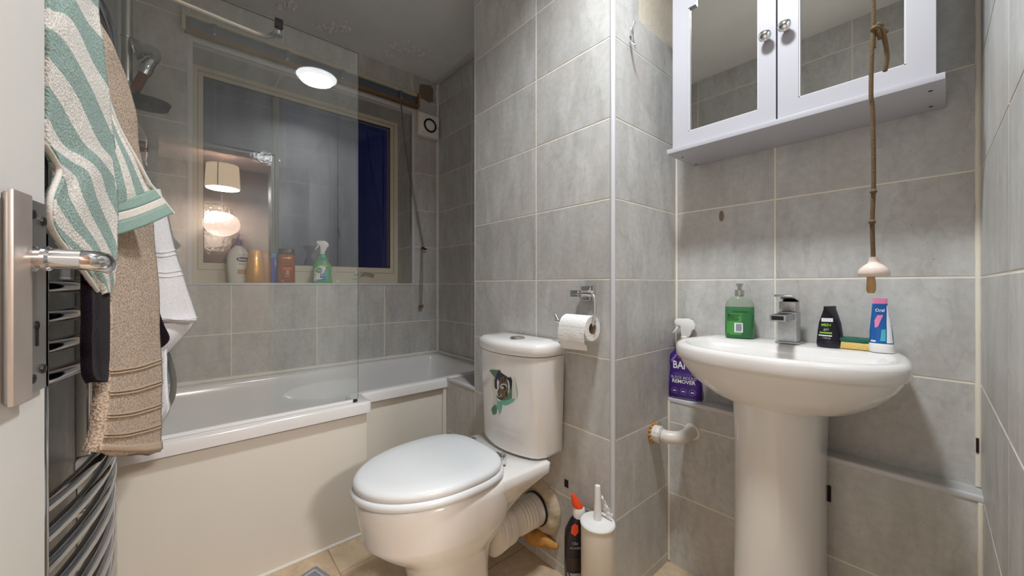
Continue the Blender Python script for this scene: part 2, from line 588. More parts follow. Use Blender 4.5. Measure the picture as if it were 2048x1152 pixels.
def prism(bm, poly, d0, d1, axis='y', mi=0):
    """a 2D outline (two of the coordinates) given thickness along the third"""
    def put(p, d):
        return Vector((p[0], d, p[1])) if axis == 'y' else (Vector((d, p[0], p[1])) if axis == 'x' else Vector((p[0], p[1], d)))
    return loft(bm, [[put(p, d0) for p in poly], [put(p, d1) for p in poly]], True, True, mi)
def flatpoly(bm, pts, mi=0):
    f = bm.faces.new([bm.verts.new(p) for p in pts])
    f.material_index = mi
    return f
def textmesh(s, size, bold=False, align='CENTER'):
    cu = bpy.data.curves.new('lettering', 'FONT')
    cu.body = s
    cu.size = size
    cu.align_x = align
    cu.align_y = 'CENTER'
    cu.resolution_u = 2
    if bold:
        cu.offset = size * 0.018
    ob = bpy.data.objects.new('lettering', cu)
    COL.objects.link(ob)
    bpy.context.view_layer.update()
    dg = bpy.context.evaluated_depsgraph_get()
    me = bpy.data.meshes.new_from_object(ob.evaluated_get(dg))
    bpy.data.objects.remove(ob)
    bpy.data.curves.remove(cu)
    return me
def lettering(name, s, size, mat, parent, fn, bold=False, align='CENTER', sx=1.0):
    """flat print laid on a surface: fn maps (x, z) of the text plane onto the thing"""
    me = textmesh(s, size, bold, align)
    me.name = name
    for vtx in me.vertices:
        vtx.co = fn(vtx.co.x * sx, vtx.co.y)
    me.materials.clear()
    me.materials.append(M[mat])
    return link(bpy.data.objects.new(name, me), parent)
def patch(name, poly, mat, parent, fn, sub=6):
    """a printed area: convex outline cut into a fan of rings so it follows a curved surface"""
    bm = bmesh.new()
    c = Vector((sum(p[0] for p in poly) / len(poly), sum(p[1] for p in poly) / len(poly)))
    pp = []
    for i in range(len(poly)):
        a, b = Vector(poly[i]), Vector(poly[(i + 1) % len(poly)])
        for s in range(sub):
            pp.append(a.lerp(b, s / sub))
    cv = bm.verts.new(fn(c.x, c.y))
    prev = None
    for ring in (0.34, 0.67, 1.0):
        cur = [bm.verts.new(fn(*(c.lerp(p, ring)))) for p in pp]
        n = len(cur)
        for i in range(n):
            if prev is None:
                bm.faces.new((cv, cur[i], cur[(i + 1) % n]))
            else:
                bm.faces.new((prev[i], cur[i], cur[(i + 1) % n], prev[(i + 1) % n]))
        prev = cur
    return meshobj(name, bm, mat, parent)
def rect(x0, x1, z0, z1):
    return [(x0, z0), (x1, z0), (x1, z1), (x0, z1)]
def disc(x, z, rx, rz=None, n=16):
    rz = rz or rx
    return [(x + rx * math.cos(2 * PI * i / n), z + rz * math.sin(2 * PI * i / n)) for i in range(n)]

# ------------------------------------------------------------------ tiled planes
TILE_CACHE = {}
def tile_mesh(w, h, mat, ch=0.0012, th=0.006):
    key = (round(w, 4), round(h, 4), mat, th)
    if key in TILE_CACHE:
        return TILE_CACHE[key]
    bm = bmesh.new()
    x, y = w / 2, h / 2
    def ringv(ix, d):
        return [bm.verts.new(c) for c in ((-x + ix, -y + ix, d), (x - ix, -y + ix, d), (x - ix, y - ix, d), (-x + ix, y - ix, d))]
    a, b, c = ringv(0, -th), ringv(0, -ch), ringv(ch, 0)
    for r0, r1 in ((a, b), (b, c)):
        for i in range(4):
            bm.faces.new((r0[i], r0[(i + 1) % 4], r1[(i + 1) % 4], r1[i]))
    bm.faces.new(c)
    me = bpy.data.meshes.new('tile')
    bmesh.ops.recalc_face_normals(bm, faces=bm.faces[:])
    # open back: keep the front outward
    bm.normal_update()
    if c[0].link_faces[-1].normal.z < 0:
        bmesh.ops.reverse_faces(bm, faces=bm.faces[:])
    bm.to_mesh(me)
    bm.free()
    me.materials.append(M[mat])
    TILE_CACHE[key] = me
    return me
def frame(O, U, V):
    O, U, V = Vector(O), Vector(U).normalized(), Vector(V).normalized()
    Nn = U.cross(V).normalized()
    m = Matrix.Identity(4)
    for i in range(3):
        m[i][0], m[i][1], m[i][2], m[i][3] = U[i], V[i], Nn[i], O[i]
    return m
def in_holes(x, y, holes):
    return any(h[0] < x < h[1] and h[2] < y < h[3] for h in holes)
def cells(x0, x1, y0, y1, holes):
    xs = sorted({x0, x1} | {c for h in holes for c in h[:2] if x0 < c < x1})
    ys = sorted({y0, y1} | {c for h in holes for c in h[2:] if y0 < c < y1})
    return xs, ys
def slab(bm, x0, x1, y0, y1, d0, d1, holes):
    """a plate between depths d0 < d1 with rectangular openings"""
    xs, ys = cells(x0, x1, y0, y1, holes)
    keep = {(i, j) for i in range(len(xs) - 1) for j in range(len(ys) - 1)
            if not in_holes((xs[i] + xs[i + 1]) / 2, (ys[j] + ys[j + 1]) / 2, holes)}
    vd = {}
    def vert(i, j, d):
        k = (i, j, d)
        if k not in vd:
            vd[k] = bm.verts.new((xs[i], ys[j], d))
        return vd[k]
    for i, j in keep:
        bm.faces.new((vert(i, j, d1), vert(i + 1, j, d1), vert(i + 1, j + 1, d1), vert(i, j + 1, d1)))
        bm.faces.new((vert(i, j, d0), vert(i, j + 1, d0), vert(i + 1, j + 1, d0), vert(i + 1, j, d0)))
        for (di, dj), (a, b) in (((0, -1), ((i, j), (i + 1, j))), ((1, 0), ((i + 1, j), (i + 1, j + 1))),
                                 ((0, 1), ((i + 1, j + 1), (i, j + 1))), ((-1, 0), ((i, j + 1), (i, j)))):
            if (i + di, j + dj) not in keep:
                bm.faces.new((vert(*a, d0), vert(*b, d0), vert(*b, d1), vert(*a, d1)))
    return len(keep)
GAP = 0.0037
def tiled(name, O, U, V, xe, ye, holes=(), base=None, mat='wall_tile', grout='grout', thick=0.045, skip=(), label=None, parent=None):
    """a wall: grout-coloured slab (tile faces lie in the plane O,U,V) and one child object for each tile"""
    m = frame(O, U, V)
    b = base or (xe[0], xe[-1], ye[0], ye[-1])
    bm = bmesh.new()
    slab(bm, b[0], b[1], b[2], b[3], -thick, -0.0009, holes)
    w = meshobj(name, bm, grout)
    w.matrix_world = m
    struct(w, label)
    if parent:
        w.parent = parent
    for j in range(len(ye) - 1):
        row = xe[j % len(xe)] if isinstance(xe[0], (list, tuple)) else xe
        for i in range(len(row) - 1):
            if (i, j) in skip:
                continue
            x0, x1, y0, y1 = row[i] + GAP / 2, row[i + 1] - GAP / 2, ye[j] + GAP / 2, ye[j + 1] - GAP / 2
            if x1 - x0 < 0.004 or y1 - y0 < 0.004:
                continue
            hh = [h for h in holes if h[0] < x1 and h[1] > x0 and h[2] < y1 and h[3] > y0]
            cx, cy = (x0 + x1) / 2, (y0 + y1) / 2
            if not hh:
                t = bpy.data.objects.new('tile', tile_mesh(x1 - x0, y1 - y0, mat))
            else:
                bt = bmesh.new()
                h2 = [(h[0] - cx, h[1] - cx, h[2] - cy, h[3] - cy) for h in hh]
                if slab(bt, x0 - cx, x1 - cx, y0 - cy, y1 - cy, -0.006, 0.0, h2) == 0:
                    bt.free()
                    continue
                me = bpy.data.meshes.new('tile')
                bmesh.ops.recalc_face_normals(bt, faces=bt.faces[:])
                bt.to_mesh(me)
                bt.free()
                me.materials.append(M[mat])
                t = bpy.data.objects.new('tile', me)
            link(t, w)
            t.location = (cx, cy, 0)
    return w
def edges(a, b, step, start=None):
    out = [a]
    x = start if start is not None else a + step
    while x < b - 0.02:
        if x > a + 0.02:
            out.append(x)
        x += step
    out.append(b)
    return out

# ================================================================== THE SETTING
XF, XE, XB, XS, XL = -0.235, 1.324, 0.99, 1.40, 1.337
YW, YR, YBX, YG = 2.339, 0.675, 1.413, 2.586
CEIL = 2.43
RIM = 0.545
WX0, WX1, WZ0, WZ1 = 0.010, 1.132, 1.022, 2.170        # window opening

rowsA = [0.0, 0.034] + [0.034 + 0.25 * k for k in range(1, 10)] + [CEIL]
rowsW = [0.50, 0.522] + [0.522 + 0.25 * k for k in range(1, 8)] + [CEIL]
lowX = [XF, 0.1605, 0.5505, 0.941, XE]
upX = [XF, 0.0, 0.383, 0.766, 1.134, XE]
tiled('wall_window', (0, YW, 0), (1, 0, 0), (0, 0, 1),
      [lowX if rowsW[j] < 1.0 else upX for j in range(len(rowsW) - 1)], rowsW,
      holes=[(WX0, WX1, WZ0, WZ1)], base=(XF - 0.05, XE + 0.05, 0.0, CEIL), label='grey tiled wall with the window above the bath')
tiled('wall_far', (XE, 0, 0), (0, -1, 0), (0, 0, 1), [-YW, -1.926, -1.526, -1.38], rowsW,
      base=(-YW - 0.05, -1.36, 0.0, CEIL), label='grey tiled wall at the foot end of the bath')
tiled('wall_boxing', (XB, 0, 0), (0, -1, 0), (0, 0, 1), [-YBX, -1.0125, -YR], rowsA,
      base=(-YBX, -YR - 0.008, 0, CEIL), label='grey tiled boxing wall behind the toilet')
tiled('wall_boxing_side', (0, YR, 0), (1, 0, 0), (0, 0, 1), [XB, XS], rowsA, holes=[(1.134, 1.45, 1.895, 2.60)],
      base=(XB + 0.003, XS + 0.04, 0, 1.895), label='grey tiled return of the boxing beside the basin')
wl = boxobj('wall_bare_plaster', (1.12, YR + 0.004, 1.88), (XS + 0.04, YR + 0.04, CEIL), 'plaster')
struct(wl, 'bare cream plaster above the broken tile edge beside the cabinet')
boxobj('wall_boxing_back', (XB + 0.01, YBX - 0.03, 0), (XE + 0.04, YBX - 0.002, CEIL), 'plaster')['kind'] = 'structure'
tiled('wall_basin', (XS, 0, 0), (0, -1, 0), (0, 0, 1), [-YR, -0.359, 0.047], rowsA[2:],
      base=(-YR - 0.03, 0.12, 0.30, CEIL), label='grey tiled wall behind the basin')
# boxed-in pipes under the basin: two steps of low wall
tiled('wall_ledge_left', (XL, 0, 0), (0, -1, 0), (0, 0, 1), [-YR, -0.45], [0, 0.257, 0.517, 0.600],
      base=(-YR, -0.452, 0, 0.600), label='low tiled box wall left of the basin pedestal')
tiled('wall_ledge_right', (XL, 0, 0), (0, -1, 0), (0, 0, 1), [-0.45, -0.26, 0.050], [0, 0.019, 0.269, 0.540],
      base=(-0.45, 0.052, 0, 0.540), label='low tiled box wall right of the basin pedestal')
boxobj('trim_ledge_left', (XL - 0.003, 0.452, 0.590), (XS, YR, 0.603), 'white_trim', bev=0.002)['kind'] = 'structure'
boxobj('trim_ledge_right', (XL - 0.003, -0.050, 0.531), (XL + 0.010, 0.45, 0.544), 'white_trim', bev=0.003)['kind'] = 'structure'
boxobj('wall_ledge_top', (XL + 0.010, -0.050, 0.50), (XS, 0.45, 0.543), 'wall_tile')['kind'] = 'structure'
# low wall at the narrow end of the bath
tiled('wall_bath_end', (XB, 0, 0), (0, -1, 0), (0, 0, 1), [-1.662, -YBX], [0, 0.034, 0.284, 0.534],
      base=(-1.662, -YBX, 0, RIM - 0.012), label='low tiled wall closing the narrow end of the bath')
tiled('wall_bath_ledge', (0, 0, RIM - 0.001), (1, 0, 0), (0, 1, 0), [XB + 0.012, XE], [YBX, 1.650],
      base=(XB + 0.01, XE, YBX, 1.652), thick=0.03, label='small tiled ledge between bath and boxing')
boxobj('trim_bath_ledge', (XB - 0.003, YBX, RIM - 0.013), (XB + 0.011, 1.662, RIM + 0.001), 'white_trim', bev=0.003)['kind'] = 'structure'
# wall with the doorway, slightly out of square
ru = Vector((-0.93, -0.021, 0)).normalized()
tiled('wall_door', (XS, -0.047, 0), ru, (0, 0, 1), [0, 0.468, 0.868, 1.268, 1.635], rowsA,
      holes=[(0.93, 1.615, -0.1, 1.955)], base=(-0.03, 1.68, 0, CEIL), thick=0.11, label='grey tiled wall right of the doorway')
tiled('wall_left', (XF, 0, 0), (0, 1, 0), (0, 0, 1), [-0.085, 0.339, 0.739, 1.139, 1.539, 1.939, YW], rowsA,
      base=(-0.20, YW + 0.04, 0, CEIL), label='grey tiled wall behind the towel radiator')
# window reveal
tiled('wall_reveal_right', (WX1, 0, 0), (0, -1, 0), (0, 0, 1), [-YG, -YW], [WZ0, 1.272, 1.522, 1.772, 2.022, WZ1], thick=0.04, base=(-YG, -YW - 0.008, WZ0, WZ1))
tiled('wall_reveal_left', (WX0, 0, 0), (0, 1, 0), (0, 0, 1), [YW, YG], [WZ0, 1.272, 1.522, 1.772, 2.022, WZ1], thick=0.04, base=(YW + 0.008, YG, WZ0, WZ1))
tiled('wall_reveal_top', (0, 0, WZ1), (1, 0, 0), (0, -1, 0), [WX0, 0.383, 0.766, WX1], [-YG, -YW], thick=0.04, base=(WX0, WX1, -YG, -YW - 0.008))

# ceiling, with blistered paint over the bath
bm = bmesh.new()
box(bm, (XF - 0.05, -0.20, CEIL), (XS + 0.06, YW + 0.05, CEIL + 0.05))
ceil = struct(meshobj('ceiling', bm, 'ceiling_paint'), 'white painted ceiling with peeling patches')
bm = bmesh.new()
for (u0, v0, n, su, sv) in ((580, 8, 16, 16, 8), (672, 52, 34, 34, 12), (640, 50, 10, 20, 6), (800, 96, 26, 40, 12), (835, 100, 22, 30, 12), (770, 108, 10, 18, 8), (690, 58, 12, 12, 6), (556, 12, 6, 8, 4)):
    for i in range(n):
        p = P(u0 + random.gauss(0, su * 0.5), v0 + random.gauss(0, sv * 0.5) + (0), Z=CEIL)
        if not (XF < p.x < XE and 0.2 < p.y < YW - 0.02):
            continue
        r = random.uniform(0.004, 0.013)
        a0 = random.uniform(0, 6.28)
        k = random.randint(4, 6)
        pts = []
        for j in range(k):
            a = a0 + 2 * PI * j / k
            rr = r * random.uniform(0.5, 1.2)
            pts.append(Vector((p.x + rr * math.cos(a), p.y + rr * math.sin(a) * 0.6, CEIL - 0.0012)))
        y0_ = min(q.y for q in pts)
        for q in pts:
            q.z -= (q.y - y0_) * random.uniform(0.8, 1.5)
        top = [q + Vector((0, 0.0006, 0.0009)) for q in pts]
        loft(bm, [pts, top])
fl = meshobj('peeling_paint', bm, 'paint_flake', ceil)
fl['kind'] = 'stuff'
boxobj('trim_ceiling', (XE - 0.028, YBX, CEIL - 0.022), (XE - 0.001, YW - 0.012, CEIL - 0.001), 'white_trim', bev=0.004)['kind'] = 'structure'

# floor
fx = [XF, 0.073, 0.403, 0.733, 1.063, XS]
fy = [-0.16, 0.085, 0.415, 0.745, 1.075, 1.405, 1.735, YW]
tiled('floor', (0, 0, 0), (1, 0, 0), (0, 1, 0), fx, fy, base=(XF - 0.04, XS + 0.04, -0.17, YW + 0.03), mat='floor_tile', grout='floor_grout', label='sand coloured floor tiles')

# trims and sealant
def trimbox(name, lo, hi, mat='white_trim', bev=0.003):
    o = boxobj(name, lo, hi, mat, bev=bev)
    o['kind'] = 'structure'
    return o
bm = bmesh.new()
tube(bm, [(XB + 0.004, YR + 0.004, 0), (XB + 0.004, YR + 0.004, CEIL)], 0.0085, 16)
struct(meshobj('trim_boxing_corner', bm, 'white_trim', smooth=True), 'white rounded corner trim of the boxing')
trimbox('trim_boxing_edge', (XB - 0.001, YBX - 0.001, RIM), (XB + 0.006, YBX + 0.003, CEIL), bev=0.001)
def bead(name, pts, r, mat='silicone', k=0, lumps=0.35):
    pts = [Vector(p) for p in pts]
    out = []
    for a, b in zip(pts[:-1], pts[1:]):
        n = max(2, int((b - a).length / 0.025))
        for i in range(n):
            out.append(a.lerp(b, i / n))
    out.append(pts[-1])
    rr = [r * (1 + lumps * (noise.noise(p * 23.0))) for p in out]
    bm_ = bmesh.new()
    tube(bm_, out, rr, 8)
    o = meshobj(name, bm_, mat, smooth=True, angle=70)
    o['kind'] = 'structure'
    return o
bead('trim_sealant_corner', [(XE - 0.004, YW - 0.004, RIM + 0.01), (XE - 0.004, YW - 0.004, CEIL - 0.02)], 0.012)
bead('trim_sealant_left', [(XF + 0.004, YW - 0.004, RIM + 0.01), (XF + 0.004, YW - 0.004, CEIL)], 0.014, 'white_trim', lumps=0.05)
bead('trim_sealant_bath', [(XF + 0.01, YW - 0.004, RIM + 0.006), (XE - 0.006, YW - 0.004, RIM + 0.006), (XE - 0.004, 1.62, RIM + 0.006)], 0.011)
bead('trim_sealant_basin_left', [(XL - 0.001, YR - 0.003, 0.01), (XL - 0.001, YR - 0.003, 0.590)], 0.004, 'grout')
bead('trim_sealant_basin_corner', [(XS - 0.002, YR - 0.002, 0.603), (XS - 0.002, YR - 0.002, CEIL)], 0.0045, 'grout', lumps=0.15)
bead('trim_sealant_right_corner', [(XS - 0.002, -0.044, 0.545), (XS - 0.002, -0.044, CEIL)], 0.006, 'grout', lumps=0.3)
bead('trim_sealant_right_low', [(XL - 0.001, -0.045, 0.01), (XL - 0.001, -0.045, 0.530)], 0.005, 'grout', lumps=0.3)
bead('trim_sealant_panel', [(XB - 0.004, 1.676, 0.004), (XB - 0.004, 1.676, 0.50)], 0.013, 'silicone', lumps=0.1)
# white edge strip round the window opening
t_ = 0.018
trimbox('trim_window_left', (WX0 - t_, YW - 0.004, WZ0 - 0.006), (WX0 + 0.003, YW + 0.012, WZ1 + t_))
trimbox('trim_window_right', (WX1 - 0.003, YW - 0.004, WZ0 - 0.006), (WX1 + t_, YW + 0.012, WZ1 + t_))
trimbox('trim_window_top', (WX0, YW - 0.004, WZ1 - 0.003), (WX1, YW + 0.012, WZ1 + t_))
trimbox('trim_window_bottom', (WX0, YW - 0.005, WZ0 - 0.008), (WX1, YW + 0.010, WZ0 + 0.004))
# holes, chips and stains in the tiling
def wallmark(name, c, lo, hi, mat):
    o = boxobj(name, lo, hi, mat)
    o['kind'] = 'structure'
    return o
bm = bmesh.new()
prism(bm, [(q_.x, q_.z) for q_ in [P(u_, v_, Y=YW) for u_, v_ in ((840, 168), (861, 171), (866, 178), (866, 204), (858, 206), (842, 196), (838, 183))]], YW - 0.0015, YW + 0.002)
struct(meshobj('trim_tile_chip', bm, 'mastic_brown'), 'brown patch where a piece of tile has come off')
bm = bmesh.new()
pp = P(1443, 432, X=XS)
prism(bm, [(pp.y + 0.0075 * math.cos(a), pp.z + 0.019 * math.sin(a)) for a in [2 * PI * i / 14 for i in range(14)]], XS - 0.0012, XS + 0.002, axis='x')
meshobj('trim_filled_hole', bm, 'mastic_brown')['kind'] = 'structure'
for u_, v_, XX, w_, h_ in ((1133, 967, XB, 0.017, 0.026), (1652, 985, XL, 0.022, 0.045)):
    q = P(u_, v_, X=XX)
    boxobj('trim_square_hole', (XX - 0.0012, q.y - w_ / 2, q.z - h_ / 2), (XX + 0.004, q.y + w_ / 2, q.z + h_ / 2), 'dark_hole')['kind'] = 'structure'
q = P(1959, 890, X=XS)
boxobj('trim_corner_gap', (XS - 0.0088, -0.044, q.z - 0.017), (XS, -0.0395, q.z + 0.017), 'dark_hole')['kind'] = 'structure'

# window
win = bpy.data.objects.new('window_1', None)
COL.objects.link(win)
win.location = (WX0, YG, WZ0)
struct(win, 'cream plastic framed window, dark outside')
def wbox(name, lo, hi, mat, bev=0.002, par=None):
    o = boxobj(name, lo, hi, mat, par or win, bev)
    return o
ww, wh = WX1 - WX0, WZ1 - WZ0
gx0, gx1, gz0, gz1 = 0.047, ww - 0.052, 0.112, wh - 0.045
bm = bmesh.new()
for lo, hi in (((0, -0.012, 0), (0.024, 0.06, wh)), ((ww - 0.026, -0.012, 0), (ww, 0.06, wh)), ((0.024, -0.012, 0), (ww - 0.026, 0.06, 0.075)), ((0.024, -0.012, wh - 0.022), (ww - 0.026, 0.06, wh))):
    box(bm, lo, hi)
meshobj('outer_frame', bm, 'cream_pvc', win)
bm = bmesh.new()
for lo, hi in (((0.026, -0.002, 0.077), (gx0, 0.05, wh - 0.024)), ((gx1, -0.002, 0.077), (ww - 0.028, 0.05, wh - 0.024)), ((gx0, -0.002, 0.077), (gx1, 0.05, gz0)), ((gx0, -0.002, gz1), (gx1, 0.05, wh - 0.024))):
    box(bm, lo, hi)
meshobj('sash', bm, 'cream_pvc', win)
bm = bmesh.new()
for lo, hi in (((gx0, -0.0035, gz0), (gx0 + 0.004, 0.0, gz1)), ((gx1 - 0.004, -0.0035, gz0), (gx1, 0, gz1)), ((gx0, -0.0035, gz0), (gx1, 0, gz0 + 0.004)), ((gx0, -0.0035, gz1 - 0.005), (gx1, 0, gz1))):
    box(bm, lo, hi)
meshobj('gasket', bm, 'black_metal', win)
mx_ = 0.378
bm = bmesh.new()
box(bm, (mx_ - 0.016, -0.001, gz0), (mx_ + 0.016, 0.05, gz1))
box(bm, (mx_ - 0.006, -0.004, gz0), (mx_ + 0.006, 0.0, gz1))
meshobj('mullion', bm, 'grey_pvc', win)
wbox('pane', (gx0, 0.012, gz0), (mx_ - 0.016, 0.018, gz1), 'pane_obscure', 0)
wbox('pane', (mx_ + 0.016, 0.012, gz0), (gx1, 0.018, gz1), 'pane_clear', 0)
wbox('sill', (0, -(YG - YW) + 0.004, -0.03), (ww, 0.0, -0.001), 'cream_pvc')
# casement stay on the bottom rail
q = P(722, 548, Y=YG - 0.02) - Vector((WX0, YG, WZ0))
st = wbox('window_stay', (q.x - 0.045, -0.028, q.z - 0.004), (q.x - 0.01, -0.012, q.z + 0.012), 'white_plastic')
for dx in (-0.036, -0.026, -0.016):
    latheobj('screw', [(0.0025, 0), (0.0025, 0.002)], 'black_metal', st, 8, Matrix.Translation((q.x + dx, -0.028, q.z + 0.004)) @ Matrix.Rotation(PI / 2, 4, 'X'))
tubeobj('stay_arm', [(q.x - 0.005, -0.03, q.z - 0.002), (q.x + 0.03, -0.034, q.z + 0.004), (q.x + 0.085, -0.034, q.z - 0.008)], 0.005, 'brushed_chrome', win, 8)
tubeobj('stay_pin', [(q.x - 0.055, -0.02, q.z - 0.026), (q.x - 0.02, -0.02, q.z - 0.026), (q.x - 0.004, -0.03, q.z - 0.004)], 0.0045, 'white_plastic', win, 8)

# doorway lining and the opened door
frm = bmesh.new()
box(frm, (0.447, -0.19, 0), (0.469, -0.075, 1.955))
box(frm, (-0.214, -0.19, 0), (-0.200, -0.085, 1.955))
box(frm, (-0.200, -0.19, 1.933), (0.447, -0.080, 1.955))
struct(meshobj('trim_door_frame', frm, 'door_paint'))
DH = Vector((-0.200, -0.060, 0.004))
dang = math.atan2(0.666, 0.088)
door = bpy.data.objects.new('door_1', None)
COL.objects.link(door)
door.location = DH
door.rotation_euler = (0, 0, dang)
struct(door, 'white painted door standing open at the left edge')
DL = 0.672
boxobj('door_leaf', (0.004, 0.0, 0.002), (DL, 0.038, 1.925), 'door_paint', door, 0.003)
pl = boxobj('back_plate', (0.594, -0.0045, 0.908), (0.660, -0.0004, 1.092), 'plate_dark_reflection', door, 0.0012)
boxobj('plate_bevel', (0.590, -0.0085, 0.906), (0.622, -0.0045, 1.094), 'plate_pale_reflection', pl, 0.0015)
for sx_, sz_ in ((0.632, 1.078), (0.652, 1.074), (0.632, 0.922), (0.652, 0.928)):
    latheobj('screw', [(0.0048, 0), (0.0042, 0.0018), (0.001, 0.0024)], 'black_metal', pl, 12, Matrix.Translation((sx_, -0.0043, sz_)) @ Matrix.Rotation(PI / 2, 4, 'X'))
bm = bmesh.new()
prism(bm, [(0.641 + 0.0042 * math.cos(a), 0.972 + 0.0042 * math.sin(a)) for a in [2 * PI * i / 12 for i in range(12)]], -0.0051, -0.0044)
prism(bm, rect(0.6389, 0.6431, 0.952, 0.972), -0.0051, -0.0044)
meshobj('keyhole', bm, 'black', pl)
hz = 1.036
bm = bmesh.new()
mt = Matrix.Translation((0.628, -0.0045, hz)) @ Matrix.Rotation(PI / 2, 4, 'X')
lathe(bm, [(0.0125, 0), (0.0125, 0.003), (0.0095, 0.004), (0.0095, 0.008), (0.0118, 0.009), (0.0118, 0.012), (0.0098, 0.014), (0.0098, 0.034)], 24, mt)
lever = meshobj('lever_neck', bm, 'chrome', door, True)
bm = bmesh.new()
rings = []
pth = [(0.628, -0.030), (0.629, -0.040), (0.634, -0.046), (0.645, -0.048), (0.662, -0.047), (0.680, -0.045), (0.692, -0.043), (0.697, -0.042)]
wid = [(0.0096, 0.0096), (0.0100, 0.0100), (0.0100, 0.0102), (0.0088, 0.0104), (0.0070, 0.0108), (0.0055, 0.0112), (0.0045, 0.0108), (0.002, 0.006)]
for i, (px, py) in enumerate(pth):
    a, b = pth[max(i - 1, 0)], pth[min(i + 1, len(pth) - 1)]
    d = Vector((b[0] - a[0], b[1] - a[1], 0)).normalized()
    s = Vector((-d.y, d.x, 0))
    zc = hz - 0.003 * (i / 7)
    rings.append([Vector((px, py, zc)) + s * (wid[i][0] * math.cos(2 * PI * j / 20)) + Vector((0, 0, wid[i][1] * math.sin(2 * PI * j / 20))) for j in range(20)])
loft(bm, rings)
meshobj('lever_grip', bm, 'chrome', door, True, 70)

# hall outside the door (seen mirrored in the shower screen)
struct(boxobj('floor_hall', (-1.3, -2.5, -0.05), (1.9, -0.17, -0.002), 'hall_floor'))
struct(boxobj('ceiling_hall', (-1.3, -2.5, 2.39), (1.9, -0.17, 2.43), 'hall_ceiling'))
struct(boxobj('wall_hall_back', (-1.3, -2.45, 0), (1.9, -2.40, 2.39), 'hall_wall'))
struct(boxobj('wall_hall_left', (-1.34, -2.45, 0), (-1.30, -0.17, 2.39), 'hall_wall'))
struct(boxobj('wall_hall_right', (1.86, -2.45, 0), (1.90, -0.17, 2.39), 'hall_wall'))
struct(boxobj('wall_hall_near_left', (-1.3, -0.20, 0), (-0.30, -0.17, 2.39), 'hall_wall'))
struct(boxobj('wall_hall_near_right', (0.47, -0.215, 0), (1.9, -0.195, 2.39), 'hall_wall'))

# ================================================================== LAMPS
LX, LY = 0.64, 0.385
lamp = thing('ceiling_light', 'round white flush ceiling light, lit, in the middle of the room', 'ceiling light', (LX, LY, CEIL))
latheobj('base_ring', [(0.142, -0.001), (0.145, -0.014), (0.140, -0.034), (0.128, -0.044), (0.122, -0.044), (0.10, -0.03)], 'led_base', lamp, 40)
latheobj('diffuser', [(0.121, -0.036), (0.118, -0.046), (0.09, -0.056), (0.05, -0.061), (0.001, -0.063)], 'led_disc', lamp, 40)
ad = bpy.data.lights.new('ceiling_light_glow', 'AREA')
ad.shape = 'DISK'
ad.size = 0.19
ad.energy = LAMP_W
ad.spread = math.radians(144)
ad.color = (0.93, 0.97, 1.0)
al = bpy.data.objects.new('ceiling_light_glow', ad)
link(al, lamp)
al.location = (0, 0, -0.066)

pend = thing('pendant_lamp', 'cream drum pendant lamp, lit, hanging in the hall', 'pendant lamp', (0.268, -1.85, 2.39))
latheobj('ceiling_rose', [(0.045, -0.001), (0.045, -0.012), (0.02, -0.022), (0.004, -0.024)], 'white_plastic', pend, 24)
tubeobj('flex', [(0, 0, -0.02), (0, 0, -0.13)], 0.0035, 'white_plastic', pend, 8)
bm = bmesh.new()
lathe(bm, [(0.148, -0.365), (0.150, -0.36), (0.138, -0.125), (0.136, -0.125), (0.147, -0.36)], 40, cap=False)
meshobj('lamp_shade', bm, 'shade_fabric', pend, True)
latheobj('shade_diffuser', [(0.145, -0.356), (0.145, -0.353)], 'shade_bottom', pend, 40)
tubeobj('shade_seam', [(-0.05, 0.146, -0.36), (-0.047, 0.134, -0.127)], 0.004, 'string', pend, 6)
pd = bpy.data.lights.new('pendant_glow', 'AREA')
pd.shape = 'DISK'
pd.size = 0.28
pd.energy = HALL_W
pd.color = (1.0, 0.93, 0.87)
po = bpy.data.objects.new('pendant_glow', pd)
link(po, pend)
po.location = (0, 0, -0.368)
lant = thing('paper_lantern', 'round ribbed paper lantern, lit, low at the back of the hall', 'paper lantern', (0.275, -2.15, 2.39))
tubeobj('flex', [(0, 0, -0.001), (0, 0, -0.56)], 0.003, 'white_plastic', lant, 8)
prof = []
for i in range(29):
    a = -PI / 2 + PI * i / 28
    prof.append((0.165 * math.cos(a) * (1 if i % 2 else 0.985) + 0.003, -0.70 + 0.135 * math.sin(a)))
latheobj('paper_globe', prof, 'lantern_paper', lant, 36, angle=180)

# ================================================================== BATH
bath = thing('bathtub', 'white L-shaped shower bath along the window wall', 'bathtub', (XF, 1.53, 0))
BO = Vector((XF, 1.53, 0))
def Lring(pts, rads, z, k=6):
    out = []
    n = len(pts)
    for i, p in enumerate(pts):
        p = Vector((p[0], p[1]))
        a, b = Vector(pts[i - 1]), Vector(pts[(i + 1) % n])
        d0, d1 = (a - p).normalized(), (b - p).normalized()
        r = max(rads[i], 0.0005)
        p0, p1 = p + d0 * r, p + d1 * r
        for s in range(k + 1):
            t = s / k
            q = p0 * (1 - t) ** 2 + p * 2 * t * (1 - t) + p1 * t * t
            out.append(Vector((q.x, q.y, z)) - BO)
    return out
def Lpts(o, ex=0.0, ey=0.0):
    a, b, c = XF + 0.002 + o + ex, 0.565 - o, XE - 0.002 - o - ex
    f1, f2, bk = 1.53 + o + ey, 1.655 + o + ey, YW - 0.002 - o
    return [(a, f1), (b, f1), (b, f2), (c, f2), (c, bk), (a, bk)]
R0 = [0.003, 0.02, 0.02, 0.003, 0.003, 0.003]
R1 = [0.07, 0.05, 0.05, 0.07, 0.07, 0.07]
